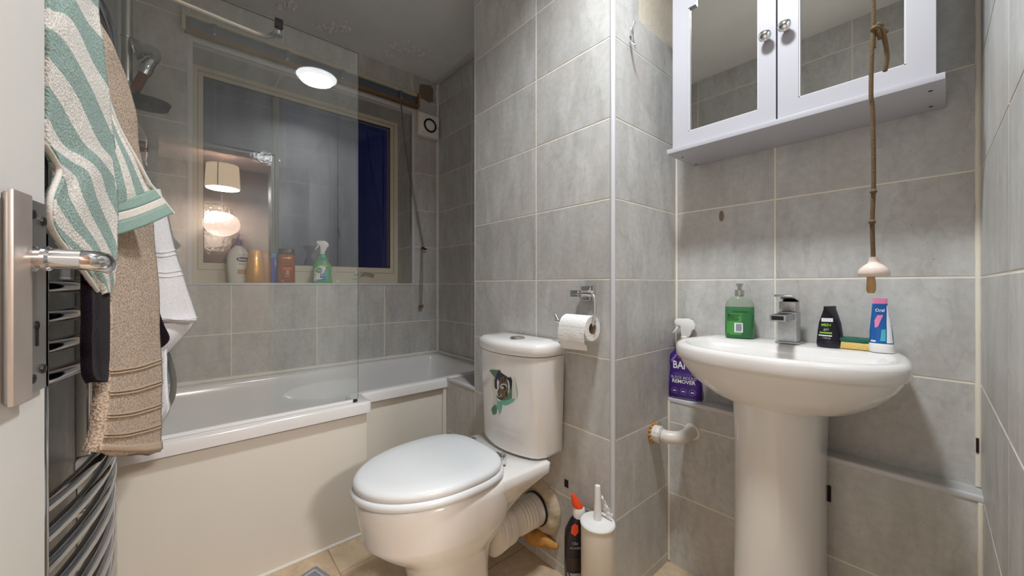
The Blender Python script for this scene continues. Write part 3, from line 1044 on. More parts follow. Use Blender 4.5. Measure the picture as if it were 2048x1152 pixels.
rings = [Lring(Lpts(0.014), R0, 0.502), Lring(Lpts(0.0), R0, 0.500), Lring(Lpts(0.0), R0, 0.535), Lring(Lpts(0.003), R0, 0.542), Lring(Lpts(0.010), R0, 0.545),
         Lring(Lpts(0.046), R1, 0.545), Lring(Lpts(0.053), R1, 0.543), Lring(Lpts(0.060), R1, 0.530), Lring(Lpts(0.066), R1, 0.50),
         Lring(Lpts(0.078, 0.03), R1, 0.32), Lring(Lpts(0.092, 0.07), R1, 0.20), Lring(Lpts(0.12, 0.10), R1, 0.165), Lring(Lpts(0.16, 0.12), R1, 0.158)]
bm = bmesh.new()
loft(bm, rings, False, True)
tub = meshobj('tub', bm, 'acrylic', bath, True, 50)
def lb(lo, hi):
    return (Vector(lo) - BO), (Vector(hi) - BO)
lo, hi = lb((XF + 0.002, 1.560, 0.002), (0.553, 1.572, 0.501))
boxobj('front_panel', lo, hi, 'panel_cream', bath, 0.0015)
lo, hi = lb((0.541, 1.572, 0.002), (0.553, 1.682, 0.501))
boxobj('step_panel', lo, hi, 'panel_cream', bath, 0.0015)
lo, hi = lb((0.553, 1.682, 0.002), (XB, 1.694, 0.501))
boxobj('end_panel', lo, hi, 'panel_cream', bath, 0.0015)
bm = bmesh.new()
tube(bm, [Vector((XF, 1.558, 0.004)) - BO, Vector((0.553, 1.558, 0.004)) - BO], 0.006, 8)
meshobj('floor_sealant', bm, 'silicone', bath, True)
bm = bmesh.new()
lathe(bm, [(0.034, 0), (0.034, 0.004), (0.025, 0.008), (0.004, 0.009)], 24, Matrix.Translation(Vector((0.55, 2.02, 0.158)) - BO))
meshobj('waste', bm, 'chrome', bath, True)

# ---------------------------------------------------------------- shower screen
SY = 1.556
scr = thing('shower_screen', 'clear glass shower screen standing on the bath rim', 'shower screen', (XF, SY, RIM))
SXR = 0.517
bm = bmesh.new()
bevs = box(bm, (0.022, -0.003, 0.012), (SXR - XF, 0.003, 1.950 - RIM))
for f in bm.faces:
    f.material_index = 0 if abs(f.normal.y) > 0.9 or abs(f.calc_center_median().y) > 0.0025 else 1
meshobj('glass_pane', bm, ['screen_glass', 'glass_edge'], scr)
boxobj('wall_profile', (0.001, -0.012, 0.002), (0.030, 0.012, 1.955 - RIM), 'chrome', scr, 0.002)
boxobj('bottom_seal', (0.03, -0.006, 0.001), (SXR - XF - 0.02, 0.006, 0.013), 'white_plastic', scr, 0.002)
boxobj('seal_clip', (SXR - XF - 0.022, -0.007, 0.002), (SXR - XF - 0.004, 0.007, 0.011), 'black_metal', scr, 0.002)
# stabiliser bar
ca = Vector((0.242, SY, 1.950))
bar = thing('screen_brace', 'bent chrome brace bar clamped to the top of the shower screen', 'brace bar', ca)
def rel(p, o):
    return Vector(p) - Vector(o)
bz = 1.943
tubeobj('bar', [rel(p, ca) for p in ((0.242, SY + 0.014, bz), (0.241, SY + 0.055, bz), (0.232, SY + 0.086, bz), (0.200, SY + 0.104, bz - 0.001), (0.14, SY + 0.104, bz), (-0.05, SY + 0.09, bz + 0.004), (XF + 0.004, SY + 0.075, bz + 0.008))], 0.0095, 'brushed_chrome', bar, 14, 6)
bm = bmesh.new()
lathe(bm, [(0.013, -0.026), (0.0135, -0.024), (0.0135, 0.010), (0.011, 0.012)], 20, Matrix.Translation((0, 0.016, -0.006)))
lathe(bm, [(0.0145, -0.034), (0.0145, -0.026)], 20, Matrix.Translation((0, 0.016, -0.006)))
meshobj('clamp', bm, 'chrome', bar, True)
bm = bmesh.new()
box(bm, (-0.012, -0.010, -0.022), (0.012, 0.004, 0.008))
meshobj('clamp_jaw', bm, 'black_metal', bar)
latheobj('wall_flange', [(0.022, 0), (0.022, 0.004), (0.012, 0.010)], 'brushed_chrome', bar, 20, Matrix.Translation(rel((XF + 0.001, SY + 0.075, bz + 0.008), ca)) @ Matrix.Rotation(PI / 2, 4, 'Y'))

# ================================================================== WINDOW WALL FITTINGS
hx0, hx1, hz0, hz1 = -0.022, 1.160, 2.196, 2.285
rail = thing('blind_headrail', 'worn empty blind headrail, cream and rusty brown, above the window', 'blind rail', (hx0, YW, hz0))
L_ = hx1 - hx0
H_ = hz1 - hz0
boxobj('back_channel', (0, -0.018, 0.004), (L_, -0.001, H_ - 0.004), 'rail_blue', rail, 0.001)
boxobj('upper_lip', (0, -0.034, H_ - 0.018), (L_, -0.001, H_), 'rail_cream', rail, 0.003)
boxobj('lower_lip', (0, -0.034, 0), (L_, -0.001, 0.022), 'rail_rust', rail, 0.003)
boxobj('end_cap', (-0.004, -0.041, 0.0), (0.010, -0.001, H_ + 0.003), 'rail_cream', rail, 0.003)
boxobj('end_cap', (L_ - 0.010, -0.041, 0.0), (L_ + 0.004, -0.001, H_ + 0.003), 'rail_rust', rail, 0.003)
for xx in (0.115, 0.42, 0.70, 1.06):
    br = boxobj('bracket', (xx - 0.010, -0.038, 0.014), (xx + 0.010, -0.016, H_ - 0.016), 'rail_blue', rail, 0.002)
    latheobj('screw', [(0.005, 0), (0.004, 0.003)], 'brushed_chrome', br, 10, Matrix.Translation((xx, -0.038, 0.022)) @ Matrix.Rotation(PI / 2, 4, 'X'))
cy_ = YW - 0.030
cor = rail
co = Vector((hx0, YW, hz0))
clt = thing('cord_cleat', 'small dark cleat holding the blind cord right of the window', 'cleat', P(848, 497, Y=cy_))
tubeobj('cord_strand', [P(800, 192, Y=cy_ - 0.01) - co, P(815, 330, Y=cy_ - 0.01) - co, P(846, 492, Y=cy_) - co], 0.0022, 'string', cor, 6, 4)
tubeobj('cord_strand', [P(802, 192, Y=cy_ - 0.008) - co, P(808, 270, Y=cy_ - 0.008) - co, P(818, 330, Y=cy_ - 0.006) - co, P(847, 490, Y=cy_) - co], 0.0018, 'string', cor, 6, 4)
tubeobj('cord_tail', [P(843, 498, Y=cy_) - co, P(841, 560, Y=cy_) - co, P(840, 608, Y=cy_) - co], 0.0018, 'string', cor, 6, 3)
tubeobj('cord_tail', [P(845, 499, Y=cy_) - co, P(845, 560, Y=cy_) - co, P(843, 608, Y=cy_) - co], 0.0018, 'string', cor, 6, 3)
boxobj('cord_toggle', P(838, 616, Y=cy_) - co - Vector((0, 0.006, 0)), P(846, 609, Y=cy_) - co + Vector((0, 0.006, 0)), 'rail_rust', cor, 0.002)
bm = bmesh.new()
tube(bm, [(-0.020, 0.004, 0.003), (-0.008, 0.0, 0.006), (0.008, 0, -0.004), (0.022, 0.004, -0.003)], [0.004, 0.007, 0.007, 0.004], 10, 4)
tube(bm, [(0, 0.0, 0), (0, 0.029, 0)], 0.006, 10)
meshobj('cleat_horn', bm, 'brown_cap', clt, True)

q0, q1 = P(834, 252, Y=YW - 0.03), P(878, 252, Y=YW - 0.03)
FXC = 1.236
FZ = CAMZ + (HOR - 252) / F * (YW - 0.03) / ray(857, 252)[1]
fan = thing('extractor_fan', 'square white extractor fan high beside the window', 'extractor fan', (FXC, YW, FZ))
boxobj('body', (-0.080, -0.034, -0.080), (0.080, -0.001, 0.080), 'beige_plastic', fan, 0.006, 3)
boxobj('cover', (-0.075, -0.042, -0.075), (0.075, -0.033, 0.075), 'white_plastic', fan, 0.004, 3)
RX = Matrix.Rotation(PI / 2, 4, 'X')
latheobj('grille_ring', [(0.048, 0.0), (0.047, 0.005), (0.036, 0.004), (0.036, 0.0)], 'black', fan, 32, Matrix.Translation((0.004, -0.0415, 0)) @ RX)
latheobj('grille_disc', [(0.030, 0.0), (0.030, 0.007), (0.027, 0.009), (0.001, 0.009)], 'white_plastic', fan, 32, Matrix.Translation((0.004, -0.0415, 0)) @ RX)
for sx_ in (-0.064, 0.066):
    latheobj('screw', [(0.0035, 0), (0.003, 0.002)], 'brushed_chrome', fan, 10, Matrix.Translation((sx_, -0.042, 0.0)) @ RX)
lettering('maker_mark', 'VENT-AXIA', 0.009, 'silver_print', fan, lambda x, z: Vector((-0.040 + x, -0.0425, -0.060 + z)), True)
fo = Vector((FXC, YW, FZ))
tubeobj('cable', [P(875, 236, Y=YW - 0.02) - fo, P(877, 215, Y=YW - 0.015) - fo, P(872, 190, Y=YW - 0.012) - fo, P(876, 172, Y=YW - 0.014) - fo, P(882, 167, Y=YW - 0.03) - fo], 0.004, 'white_plastic', fan, 8, 5)

# ================================================================== SHOWER FITTINGS
ry = 1.93
rx_ = P(254, 100, Y=ry).x
sho = thing('shower_rail', 'chrome shower riser rail on the left wall', 'shower rail', (rx_, ry, 1.0))
tubeobj('riser_tube', [(0, 0, -0.05), (0, 0, 1.30)], 0.0145, 'brushed_chrome', sho, 18)
latheobj('joint_collar', [(0.0165, 0), (0.0175, 0.003), (0.0165, 0.006)], 'brushed_chrome', sho, 18, Matrix.Translation((0, 0, P(254, 76, Y=ry).z - 1.0)))
for zz in (0.02, 1.26):
    tubeobj('wall_bracket', [(0, 0, zz), (XF - rx_ + 0.001, 0, zz)], [0.012, 0.010, 0.018], 'brushed_chrome', sho, 14)
so = Vector((rx_, ry, 1.0))
bm = bmesh.new()
zb = P(254, 180, Y=ry).z - 1.0
lathe(bm, [(0.0155, -0.03), (0.024, -0.025), (0.026, 0.0), (0.022, 0.022), (0.0155, 0.03)], 20, Matrix.Translation((0, 0, zb)))
meshobj('slider', bm, 'soft_clear', sho, True)
latheobj('slider_lower', [(0.0155, -0.07), (0.023, -0.065), (0.023, -0.01), (0.016, -0.004)], 'black_metal', sho, 18, Matrix.Translation((0, 0, zb - 0.02)))
latheobj('valve_knob', [(0.019, 0), (0.019, 0.03), (0.015, 0.036)], 'black_metal', sho, 18, Matrix.Translation(P(268, 290, Y=ry) - so) @ Matrix.Rotation(PI / 2, 4, 'Y'))
hs = thing('shower_handset', 'shower handset with clear elbow and brown bead-filled handle', 'shower handset', P(268, 183, Y=ry - 0.01))
ho = P(268, 183, Y=ry - 0.01)
HP = lambda u, v, y=ry - 0.01: P(u, v, Y=y) - ho
tubeobj('handle', [HP(268, 183), HP(289, 146)], 0.0150, 'clay_beads', hs, 16)
tubeobj('collar', [HP(287, 149), HP(296, 131), HP(305, 122)], [0.0175, 0.0195, 0.0170, 0.0150], 'chrome', hs, 16, 3)
tubeobj('elbow', [HP(309, 124), HP(312, 108), HP(300, 100), HP(283, 99)], [0.0125, 0.0145, 0.0170, 0.020], 'soft_clear', hs, 16, 4)
tubeobj('head_ring', [HP(283, 99), HP(268, 97)], [0.027, 0.037, 0.037], 'soft_clear', hs, 20, 0)
tubeobj('head_plate', [HP(268, 97), HP(264.5, 96.5)], 0.032, 'brushed_chrome', hs, 20)
sd = thing('soap_dish', 'smoky clear plastic soap dish clipped on the shower rail', 'soap dish', P(262, 205, Y=ry))
sdo = P(262, 205, Y=ry)
dc = P(294, 208, Y=ry - 0.02) - sdo
bm = bmesh.new()
rr_ = [superell(0.058, 0.045, 28, 2, -0.012, dc.x, dc.y), superell(0.062, 0.050, 28, 2, 0.0, dc.x, dc.y), superell(0.066, 0.054, 28, 2, 0.010, dc.x, dc.y),
       superell(0.062, 0.050, 28, 2, 0.009, dc.x, dc.y), superell(0.055, 0.043, 28, 2, -0.008, dc.x, dc.y)]
loft(bm, rr_)
meshobj('dish', bm, 'smoke_plastic', sd, True)
bm = bmesh.new()
ringp = [Vector((p.x, p.y, 0.011)) for p in superell(0.064, 0.052, 28, 2, 0, dc.x, dc.y)]
tube(bm, ringp + [ringp[0]], 0.0028, 8)
meshobj('dish_rim', bm, 'black_metal', sd, True)
tubeobj('clip', [(-0.01, 0, 0), (dc.x - 0.05, dc.y, 0)], 0.010, 'soft_clear', sd, 12)
hose = tubeobj('shower_hose', [P(u, v, Y=1.80 + 0.02 * i) for i, (u, v) in enumerate(((286, 560), (306, 650), (330, 700), (345, 748), (346, 785), (335, 812), (312, 826), (286, 800), (262, 700)))], 0.0085, 'hose_grey', None, 12, 6)
tag(hose, 'grey ribbed shower hose looping down behind the white towel', 'hose')
# ribs of the hose
bm = bmesh.new()
cp = catmull([P(u, v, Y=1.80 + 0.02 * i) for i, (u, v) in enumerate(((286, 560), (306, 650), (330, 700), (345, 748), (346, 785), (335, 812), (312, 826), (286, 800), (262, 700)))], 26)
for i in range(1, len(cp) - 1):
    d = (cp[i + 1] - cp[i - 1]).normalized()
    tube(bm, [cp[i] - d * 0.0016, cp[i] + d * 0.0016], 0.0096, 10)
rb = meshobj('hose_ribs', bm, 'hose_grey', hose)
rb['kind'] = 'stuff'

# ================================================================== TOILET
TYC = 1.03
toi = thing('toilet', 'white close-coupled toilet with closed lid against the boxing wall', 'toilet', (XB - 0.004, TYC, 0), PI)
def egg(xb, xf, hw, z, n=48, eb=2.6, ef=2.0, mid=0.42):
    xm = xb + mid * (xf - xb)
    out = []
    for i in range(n):
        t = 2 * PI * i / n
        c, s = math.cos(t), math.sin(t)
        e = ef if c >= 0 else eb
        x = xm + (xf - xm if c >= 0 else xm - xb) * math.copysign(abs(c) ** (2 / e), c)
        y = hw * math.copysign(abs(s) ** (2 / e), s)
        out.append(Vector((x, y, z)))
    return out
bm = bmesh.new()
loft(bm, [egg(0.235, 0.515, 0.115, 0.001), egg(0.24, 0.505, 0.108, 0.03), egg(0.245, 0.495, 0.101, 0.12), egg(0.24, 0.505, 0.104, 0.185), egg(0.23, 0.535, 0.122, 0.225),
          egg(0.21, 0.585, 0.150, 0.265), egg(0.19, 0.625, 0.168, 0.305), egg(0.19, 0.625, 0.170, 0.312), egg(0.175, 0.640, 0.177, 0.37), egg(0.17, 0.645, 0.179, 0.405), egg(0.17, 0.644, 0.178, 0.427), egg(0.175, 0.635, 0.17, 0.432)])
pan = meshobj('pan', bm, 'ceramic', toi, True, 70)
bm = bmesh.new()
def rrect(x0, x1, hw, z, r=0.02, hw2=None, k=5):
    hw2 = hw if hw2 is None else hw2
    pts = [(x0, -hw), (x1, -hw2), (x1, hw2), (x0, hw)]
    out = []
    for i, p in enumerate(pts):
        p = Vector(p)
        a, b = Vector(pts[i - 1]), Vector(pts[(i + 1) % 4])
        d0, d1 = (a - p).normalized(), (b - p).normalized()
        for s in range(k + 1):
            t = s / k
            q = (p + d0 * r) * (1 - t) ** 2 + p * 2 * t * (1 - t) + (p + d1 * r) * t * t
            out.append(Vector((q.x, q.y, z)))
    return out
loft(bm, [rrect(0.20, 0.30, 0.09, 0.27), rrect(0.15, 0.33, 0.125, 0.34, hw2=0.15), rrect(0.085, 0.33, 0.168, 0.393, hw2=0.165), rrect(0.078, 0.33, 0.174, 0.400, hw2=0.168), rrect(0.076, 0.33, 0.175, 0.428, hw2=0.168), rrect(0.082, 0.325, 0.170, 0.433, hw2=0.163)])
meshobj('rear_deck', bm, 'ceramic', toi, True, 50)
def seatring(o, z, n=56):
    return egg(0.222 + o, 0.658 - o, 0.184 - o, z + 0.012, n, eb=3.0)
bm = bmesh.new()
loft(bm, [seatring(0.05, 0.424), seatring(0.006, 0.424), seatring(0.0, 0.430), seatring(0.0, 0.440), seatring(0.006, 0.447), seatring(0.05, 0.448)], True, True)
meshobj('seat', bm, 'seat_plastic', toi, True, 60)
bm = bmesh.new()
loft(bm, [seatring(0.03, 0.4485), seatring(0.009, 0.4485), seatring(0.0065, 0.452), seatring(0.0065, 0.460), seatring(0.010, 0.467), seatring(0.022, 0.4715), seatring(0.06, 0.474), seatring(0.12, 0.475)], True, True)
meshobj('seat_lid', bm, 'seat_plastic', toi, True, 60)
for sy in (-0.078, 0.085):
    h = boxobj('hinge', (0.206, sy - 0.011, 0.434), (0.227, sy + 0.011, 0.470), 'chrome', toi, 0.004)
    tubeobj('hinge_pin', [(0.220, sy - 0.022, 0.462), (0.220, sy + 0.022, 0.462)], 0.007, 'chrome', h, 12)
def cist(hw, xf, xs, z, n=15, r=0.028, xb=0.006):
    """bowed front, straight back"""
    out = []
    def fx_(y):
        return xs + (xf - xs) * (1 - (y / hw) ** 2)
    # front from -hw to +hw with rounded shoulders
    for i in range(n):
        s = -1 + 2 * i / (n - 1)
        y = hw * math.copysign(1 - (1 - abs(s)) ** 1.35, s)
        rr = 0.0
        ay = abs(y)
        if ay > hw - r:
            d = (ay - (hw - r)) / r
            rr = r * (1 - math.sqrt(max(0, 1 - d * d)))
        out.append(Vector((fx_(y) - rr, y, z)))
    out.append(Vector((xs - r - 0.03, hw, z)))
    out.append(Vector((xb + 0.006, hw, z)))
    out.append(Vector((xb, hw - 0.006, z)))
    out.append(Vector((xb, -hw + 0.006, z)))
    out.append(Vector((xb + 0.006, -hw, z)))
    out.append(Vector((xs - r - 0.03, -hw, z)))
    return out
bm = bmesh.new()
loft(bm, [cist(0.145, 0.145, 0.105, 0.436), cist(0.157, 0.156, 0.113, 0.441), cist(0.160, 0.159, 0.115, 0.452), cist(0.170, 0.171, 0.122, 0.776)])
tank = meshobj('cistern', bm, 'ceramic', toi, True, 60)
bm = bmesh.new()
loft(bm, [cist(0.166, 0.166, 0.118, 0.7775), cist(0.172, 0.174, 0.124, 0.779), cist(0.176, 0.178, 0.127, 0.786), cist(0.177, 0.179, 0.128, 0.806), cist(0.173, 0.175, 0.125, 0.816), cist(0.160, 0.160, 0.115, 0.823), cist(0.10, 0.11, 0.09, 0.826, xb=0.03)])
clid = meshobj('cistern_lid', bm, 'ceramic', toi, True, 60)
bq = P(1035, 676, Z=0.827)
bl = Vector((XB - 0.004 - bq.x, TYC - bq.y, 0.826))
bt = latheobj('flush_button', [(0.027, 0), (0.027, 0.003), (0.0225, 0.0055), (0.0215, 0.004), (0.0205, 0.0065), (0.010, 0.0075), (0.001, 0.0075)], 'brushed_chrome', clid, 28, Matrix.Translation(bl))
# printed sticker: a kitten looking through torn paper
def stick(px, py, off):
    u, v = 960 + px / 7.68, 700 + py / 7.68
    x = 0.16
    for _ in range(6):
        q = P(u, v, X=XB - 0.004 - x)
        y = TYC - q.y
        z = q.z
        f = (z - 0.452) / (0.776 - 0.452)
        hw = 0.160 + 0.010 * f
        xf, xs = 0.159 + 0.012 * f, 0.115 + 0.007 * f
        x = xs + (xf - xs) * (1 - (y / hw) ** 2)
    return Vector((x + off, y, z))
def decal(name, pts, mat, lev):
    bm_ = bmesh.new()
    cx = sum(p[0] for p in pts) / len(pts)
    cy = sum(p[1] for p in pts) / len(pts)
    c = bm_.verts.new(stick(cx, cy, 0.0006 + 0.00025 * lev))
    pp = []
    for i in range(len(pts)):
        a, b = pts[i], pts[(i + 1) % len(pts)]
        for s in range(3):
            pp.append((a[0] + (b[0] - a[0]) * s / 3, a[1] + (b[1] - a[1]) * s / 3))
    vv = [bm_.verts.new(stick(x, y, 0.0006 + 0.00025 * lev)) for x, y in pp]
    for i in range(len(vv)):
        bm_.faces.new((c, vv[i], vv[(i + 1) % len(vv)]))
    return meshobj(name, bm_, mat, tank)
def ell(cx, cy, rx, ry, n=18, rot=0.0):
    return [(cx + rx * math.cos(a) * math.cos(rot) - ry * math.sin(a) * math.sin(rot), cy + rx * math.cos(a) * math.sin(rot) + ry * math.sin(a) * math.cos(rot)) for a in [2 * PI * i / n for i in range(n)]]
decal('sticker_tear', [(300, 300), (322, 345), (380, 385), (440, 425), (475, 412), (496, 470), (490, 600), (492, 745), (420, 765), (320, 770), (255, 720), (228, 600), (224, 480), (245, 380), (275, 320)], 'cat_dark', 0)
decal('sticker_tear_shade', [(430, 700), (492, 560), (492, 748), (360, 770), (330, 760)], 'cat_green', 1)
decal('sticker_ear', [(146, 305), (205, 302), (290, 310), (262, 360), (238, 430), (205, 395), (170, 350)], 'cat_green', 1)
decal('sticker_face', ell(375, 570, 84, 168, 22, -0.08), 'cat_brown', 2)
decal('sticker_cheek', ell(330, 700, 82, 52, 18, 0.1), 'cat_brown', 2)
decal('sticker_muzzle', ell(368, 560, 56, 46, 16, 0.1), 'cat_light', 3)
decal('sticker_nose', ell(372, 572, 42, 36, 14, 0.4), 'cat_dark', 4)
decal('sticker_snout', ell(352, 580, 22, 20, 12), 'cat_light', 5)
decal('sticker_stripe', [(330, 470), (352, 400), (362, 470), (346, 520)], 'cat_dark', 3)
decal('sticker_stripe', [(372, 420), (400, 410), (396, 480), (380, 500)], 'cat_dark', 3)
decal('sticker_stripe', [(400, 640), (430, 660), (410, 720), (392, 690)], 'cat_dark', 3)
decal('sticker_stripe', [(262, 720), (290, 738), (350, 742), (380, 725), (350, 760), (300, 760)], 'cat_dark', 3)
decal('sticker_eye', ell(303, 694, 34, 25, 14), 'cat_light', 4)
decal('sticker_pupil', ell(303, 690, 19, 20, 12), 'cat_dark', 5)
decal('sticker_brow', [(420, 440), (450, 480), (464, 560), (455, 640), (430, 690), (440, 600), (436, 520)], 'cat_light', 3)
decal('sticker_whisker_fur', [(188, 470), (220, 420), (226, 560), (262, 640), (285, 600), (268, 690), (240, 750), (208, 640), (186, 560)], 'cat_pale', 3)
decal('sticker_arm', [(215, 690), (262, 720), (268, 800), (255, 880), (205, 890), (200, 800)], 'cat_pale', 3)
decal('sticker_paw', [(205, 860), (245, 830), (262, 900), (256, 970), (225, 1000), (198, 985), (176, 910)], 'cat_green', 4)
decal('sticker_paper_curl', [(318, 775), (430, 765), (540, 750), (520, 790), (460, 830), (400, 855), (345, 840)], 'cat_teal', 3)
decal('sticker_paper_hang', [(262, 780), (318, 790), (340, 870), (320, 960), (300, 990), (285, 920), (262, 900)], 'cat_teal', 2)
decal('sticker_paper_edge', [(515, 400), (548, 460), (580, 600), (578, 740), (545, 745), (500, 748), (496, 600), (500, 480)], 'cat_pale', 1)
decal('sticker_paper_line', [(545, 470), (562, 560), (584, 640), (580, 750), (572, 640), (556, 560)], 'cat_teal', 2)
# pan connector
soil = thing('soil_pipe', 'ribbed white pan connector between toilet and wall', 'waste pipe', (XB, 0.985, 0.20))
prof = []
for x, r in ((0.0, 0.052), (0.02, 0.056), (0.06, 0.056)):
    prof.append((r, x))
prof += [(0.050, 0.062)]
for i in range(9):
    prof += [(0.050 if i % 2 else 0.055, 0.066 + i * 0.007)]
prof += [(0.052, 0.13), (0.052, 0.160), (0.061, 0.164), (0.063, 0.178), (0.061, 0.190), (0.064, 0.194), (0.066, 0.212), (0.063, 0.218), (0.068, 0.224), (0.068, 0.244), (0.050, 0.250)]
latheobj('flexible_connector', prof, 'pipe_white', soil, 36, Matrix.Rotation(-PI / 2, 4, 'Y') @ Matrix.Translation((0, 0, 0.002)), angle=30)
latheobj('rubber_seal', [(0.060, 0.0), (0.060, 0.008), (0.05, 0.008)], 'black', soil, 30, Matrix.Rotation(-PI / 2, 4, 'Y') @ Matrix.Translation((0, 0, 0.028)))
bm = bmesh.new()
rings = []
for x, r in ((0.001, 0.098), (0.008, 0.096), (0.018, 0.084), (0.026, 0.070), (0.024, 0.052)):
    rings.append([Vector((-x * (1 + 0.3 * noise.noise(Vector((a * 1.7, x * 90, 1)))), (r * (1 + 0.09 * noise.noise(Vector((math.cos(a) * 3, math.sin(a) * 3, x * 60))))) * math.cos(a), r * (1 + 0.12 * noise.noise(Vector((math.cos(a) * 4, math.sin(a) * 4, 7 + x * 60)))) * math.sin(a))) for a in [2 * PI * i / 40 for i in range(40)]])
loft(bm, rings, True, False)
meshobj('mortar_collar', bm, 'dirty_mortar', soil, True, 60)
fq = P(1078, 1072, X=XB - 0.02)
foam = thing('foam_plug', 'lump of orange expanding foam round a pipe low on the wall', 'expanding foam', fq)
bm = bmesh.new()
pts_ = [P(1056, 1062, X=XB - 0.022) - fq, P(1068, 1072, X=XB - 0.026) - fq, P(1082, 1078, X=XB - 0.020) - fq, P(1100, 1086, X=XB - 0.012) - fq, P(1117, 1094, X=XB - 0.006) - fq]
tube(bm, pts_, [0.022, 0.033, 0.028, 0.014, 0.006], 16, 5)
for v_ in bm.verts:
    v_.co += Vector((min(0, noise.noise(v_.co * 40) * 0.006), noise.noise(v_.co * 55 + Vector((3, 0, 0))) * 0.006, noise.noise(v_.co * 60) * 0.006))
    v_.co.x = min(v_.co.x, 0.0195)
meshobj('foam_lump', bm, 'foam_orange', foam, True, 90)
tubeobj('pipe_stub', [P(1030, 1046, X=XB - 0.022) - fq, P(1060, 1064, X=XB - 0.022) - fq], 0.014, 'pipe_white', foam, 14)

# ================================================================== TOILET ROLL, BRUSH, BLEACH
hp = P(1178, 587, X=XB)
tr = thing('toilet_roll_holder', 'square chrome toilet roll holder on the boxing wall', 'roll holder', hp)
boxobj('wall_plate', (-0.010, -0.026, -0.024), (-0.0005, 0.026, 0.024), 'chrome', tr, 0.002)
boxobj('mount_block', (-0.055, -0.012, -0.011), (-0.010, 0.034, 0.011), 'chrome', tr, 0.002)
rcx = -0.050
arm = [(rcx, 0.02, 0.0), (rcx, -0.035, 0.0), (rcx, -0.052, -0.004), (rcx, -0.060, -0.018), (rcx, -0.060, -0.075), (rcx, -0.055, -0.089), (rcx, -0.040, -0.094), (rcx, 0.085, -0.094), (rcx, 0.093, -0.088)]
tubeobj('arm', arm, 0.0055, 'chrome', tr, 12, 5)
tubeobj('arm_end', [(rcx, 0.088, -0.094), (rcx, 0.102, -0.074)], 0.0062, 'brushed_chrome', tr, 12)
ro = hp + Vector((rcx, 0.0, -0.094 - 0.012))
roll = thing('toilet_roll', 'half-used embossed white toilet roll on the chrome holder', 'toilet roll', ro)
bm = bmesh.new()
RT = Matrix.Rotation(-PI / 2, 4, 'X')
def rollring(r, y):
    return [Vector((r * math.cos(a), y, r * math.sin(a))) for a in [2 * PI * i / 40 for i in range(40)]]
loft(bm, [rollring(0.0185, -0.0525), rollring(0.038, -0.0525), rollring(0.0395, -0.051), rollring(0.0395, 0.051), rollring(0.038, 0.0525), rollring(0.0185, 0.0525)], False, False)
meshobj('paper_roll', bm, 'paper', roll, True, 40)
bm = bmesh.new()
loft(bm, [rollring(0.0187, -0.0525), rollring(0.0187, 0.0525), rollring(0.0172, 0.0525), rollring(0.0172, -0.0525), rollring(0.0187, -0.0525)], False, False)
meshobj('card_tube', bm, 'tissue_tube', roll, True, 40)
bm = bmesh.new()
sh = []
for i in range(13):
    z = 0.0 - i * 0.0055
    x = -0.0402 - 0.002 * math.sin(i * 0.4) + (0.001 * i if i > 8 else 0)
    sh.append([Vector((x + 0.0012 * math.sin(j * 1.1 + i * 0.3) * (i / 12), -0.052 + 0.104 * j / 10, z - (0.004 * (j / 10) * (i / 12)))) for j in range(11)])
back = [[p + Vector((0.0008, 0, 0)) for p in r] for r in sh]
grid = [a + b[::-1] for a, b in zip(sh, back)]
loft(bm, grid, True, True)
meshobj('hanging_sheet', bm, 'paper', roll, True, 60)

bp_ = Vector((0.932, 0.690, 0))
tb = thing('toilet_brush', 'beige toilet brush holder with white lid and handle beside the boxing corner', 'toilet brush', bp_)
latheobj('holder', [(0.047, 0.001), (0.0495, 0.004), (0.0495, 0.290), (0.0485, 0.2965), (0.040, 0.297)], 'beige_plastic', tb, 36)
latheobj('holder_lid', [(0.044, 0.2975), (0.0515, 0.298), (0.0522, 0.302), (0.049, 0.306), (0.03, 0.309), (0.014, 0.311)], 'white_plastic', tb, 36)
latheobj('handle', [(0.0125, 0.309), (0.0115, 0.325), (0.0095, 0.375), (0.0085, 0.408), (0.0075, 0.412), (0.001, 0.4125)], 'white_plastic', tb, 20)
tis = thing('tissue_scrap', 'crumpled white tissue scrap on the toilet brush lid', 'tissue', bp_ + Vector((0.020, -0.014, 0.312)))
bm = bmesh.new()
nst, nsw = 12, 8
g = []
for i in range(nst):
    t = i / (nst - 1)
    row = []
    for j in range(nsw):
        s = j / (nsw - 1) - 0.5
        w = 0.014 + 0.018 * math.sin(PI * min(1, t * 1.2)) 
        p = Vector((0.006 - 0.010 * t + 0.010 * noise.noise(Vector((t * 6, s * 4, 1))), s * w + 0.016 - 0.026 * (1 - t) + 0.006 * noise.noise(Vector((t * 5, s * 5, 4))), 0.001 + 0.062 * t + 0.008 * noise.noise(Vector((t * 7, s * 6, 9)))))
        p.z = max(p.z, 0.0012)
        row.append(p)
    g.append(row)
g2 = [[p + Vector((0.0012, 0, 0.0004)) for p in r] for r in g]
loft(bm, [a + b[::-1] for a, b in zip(g, g2)], True, True)
meshobj('tissue_sheet', bm, 'paper', tis, False)

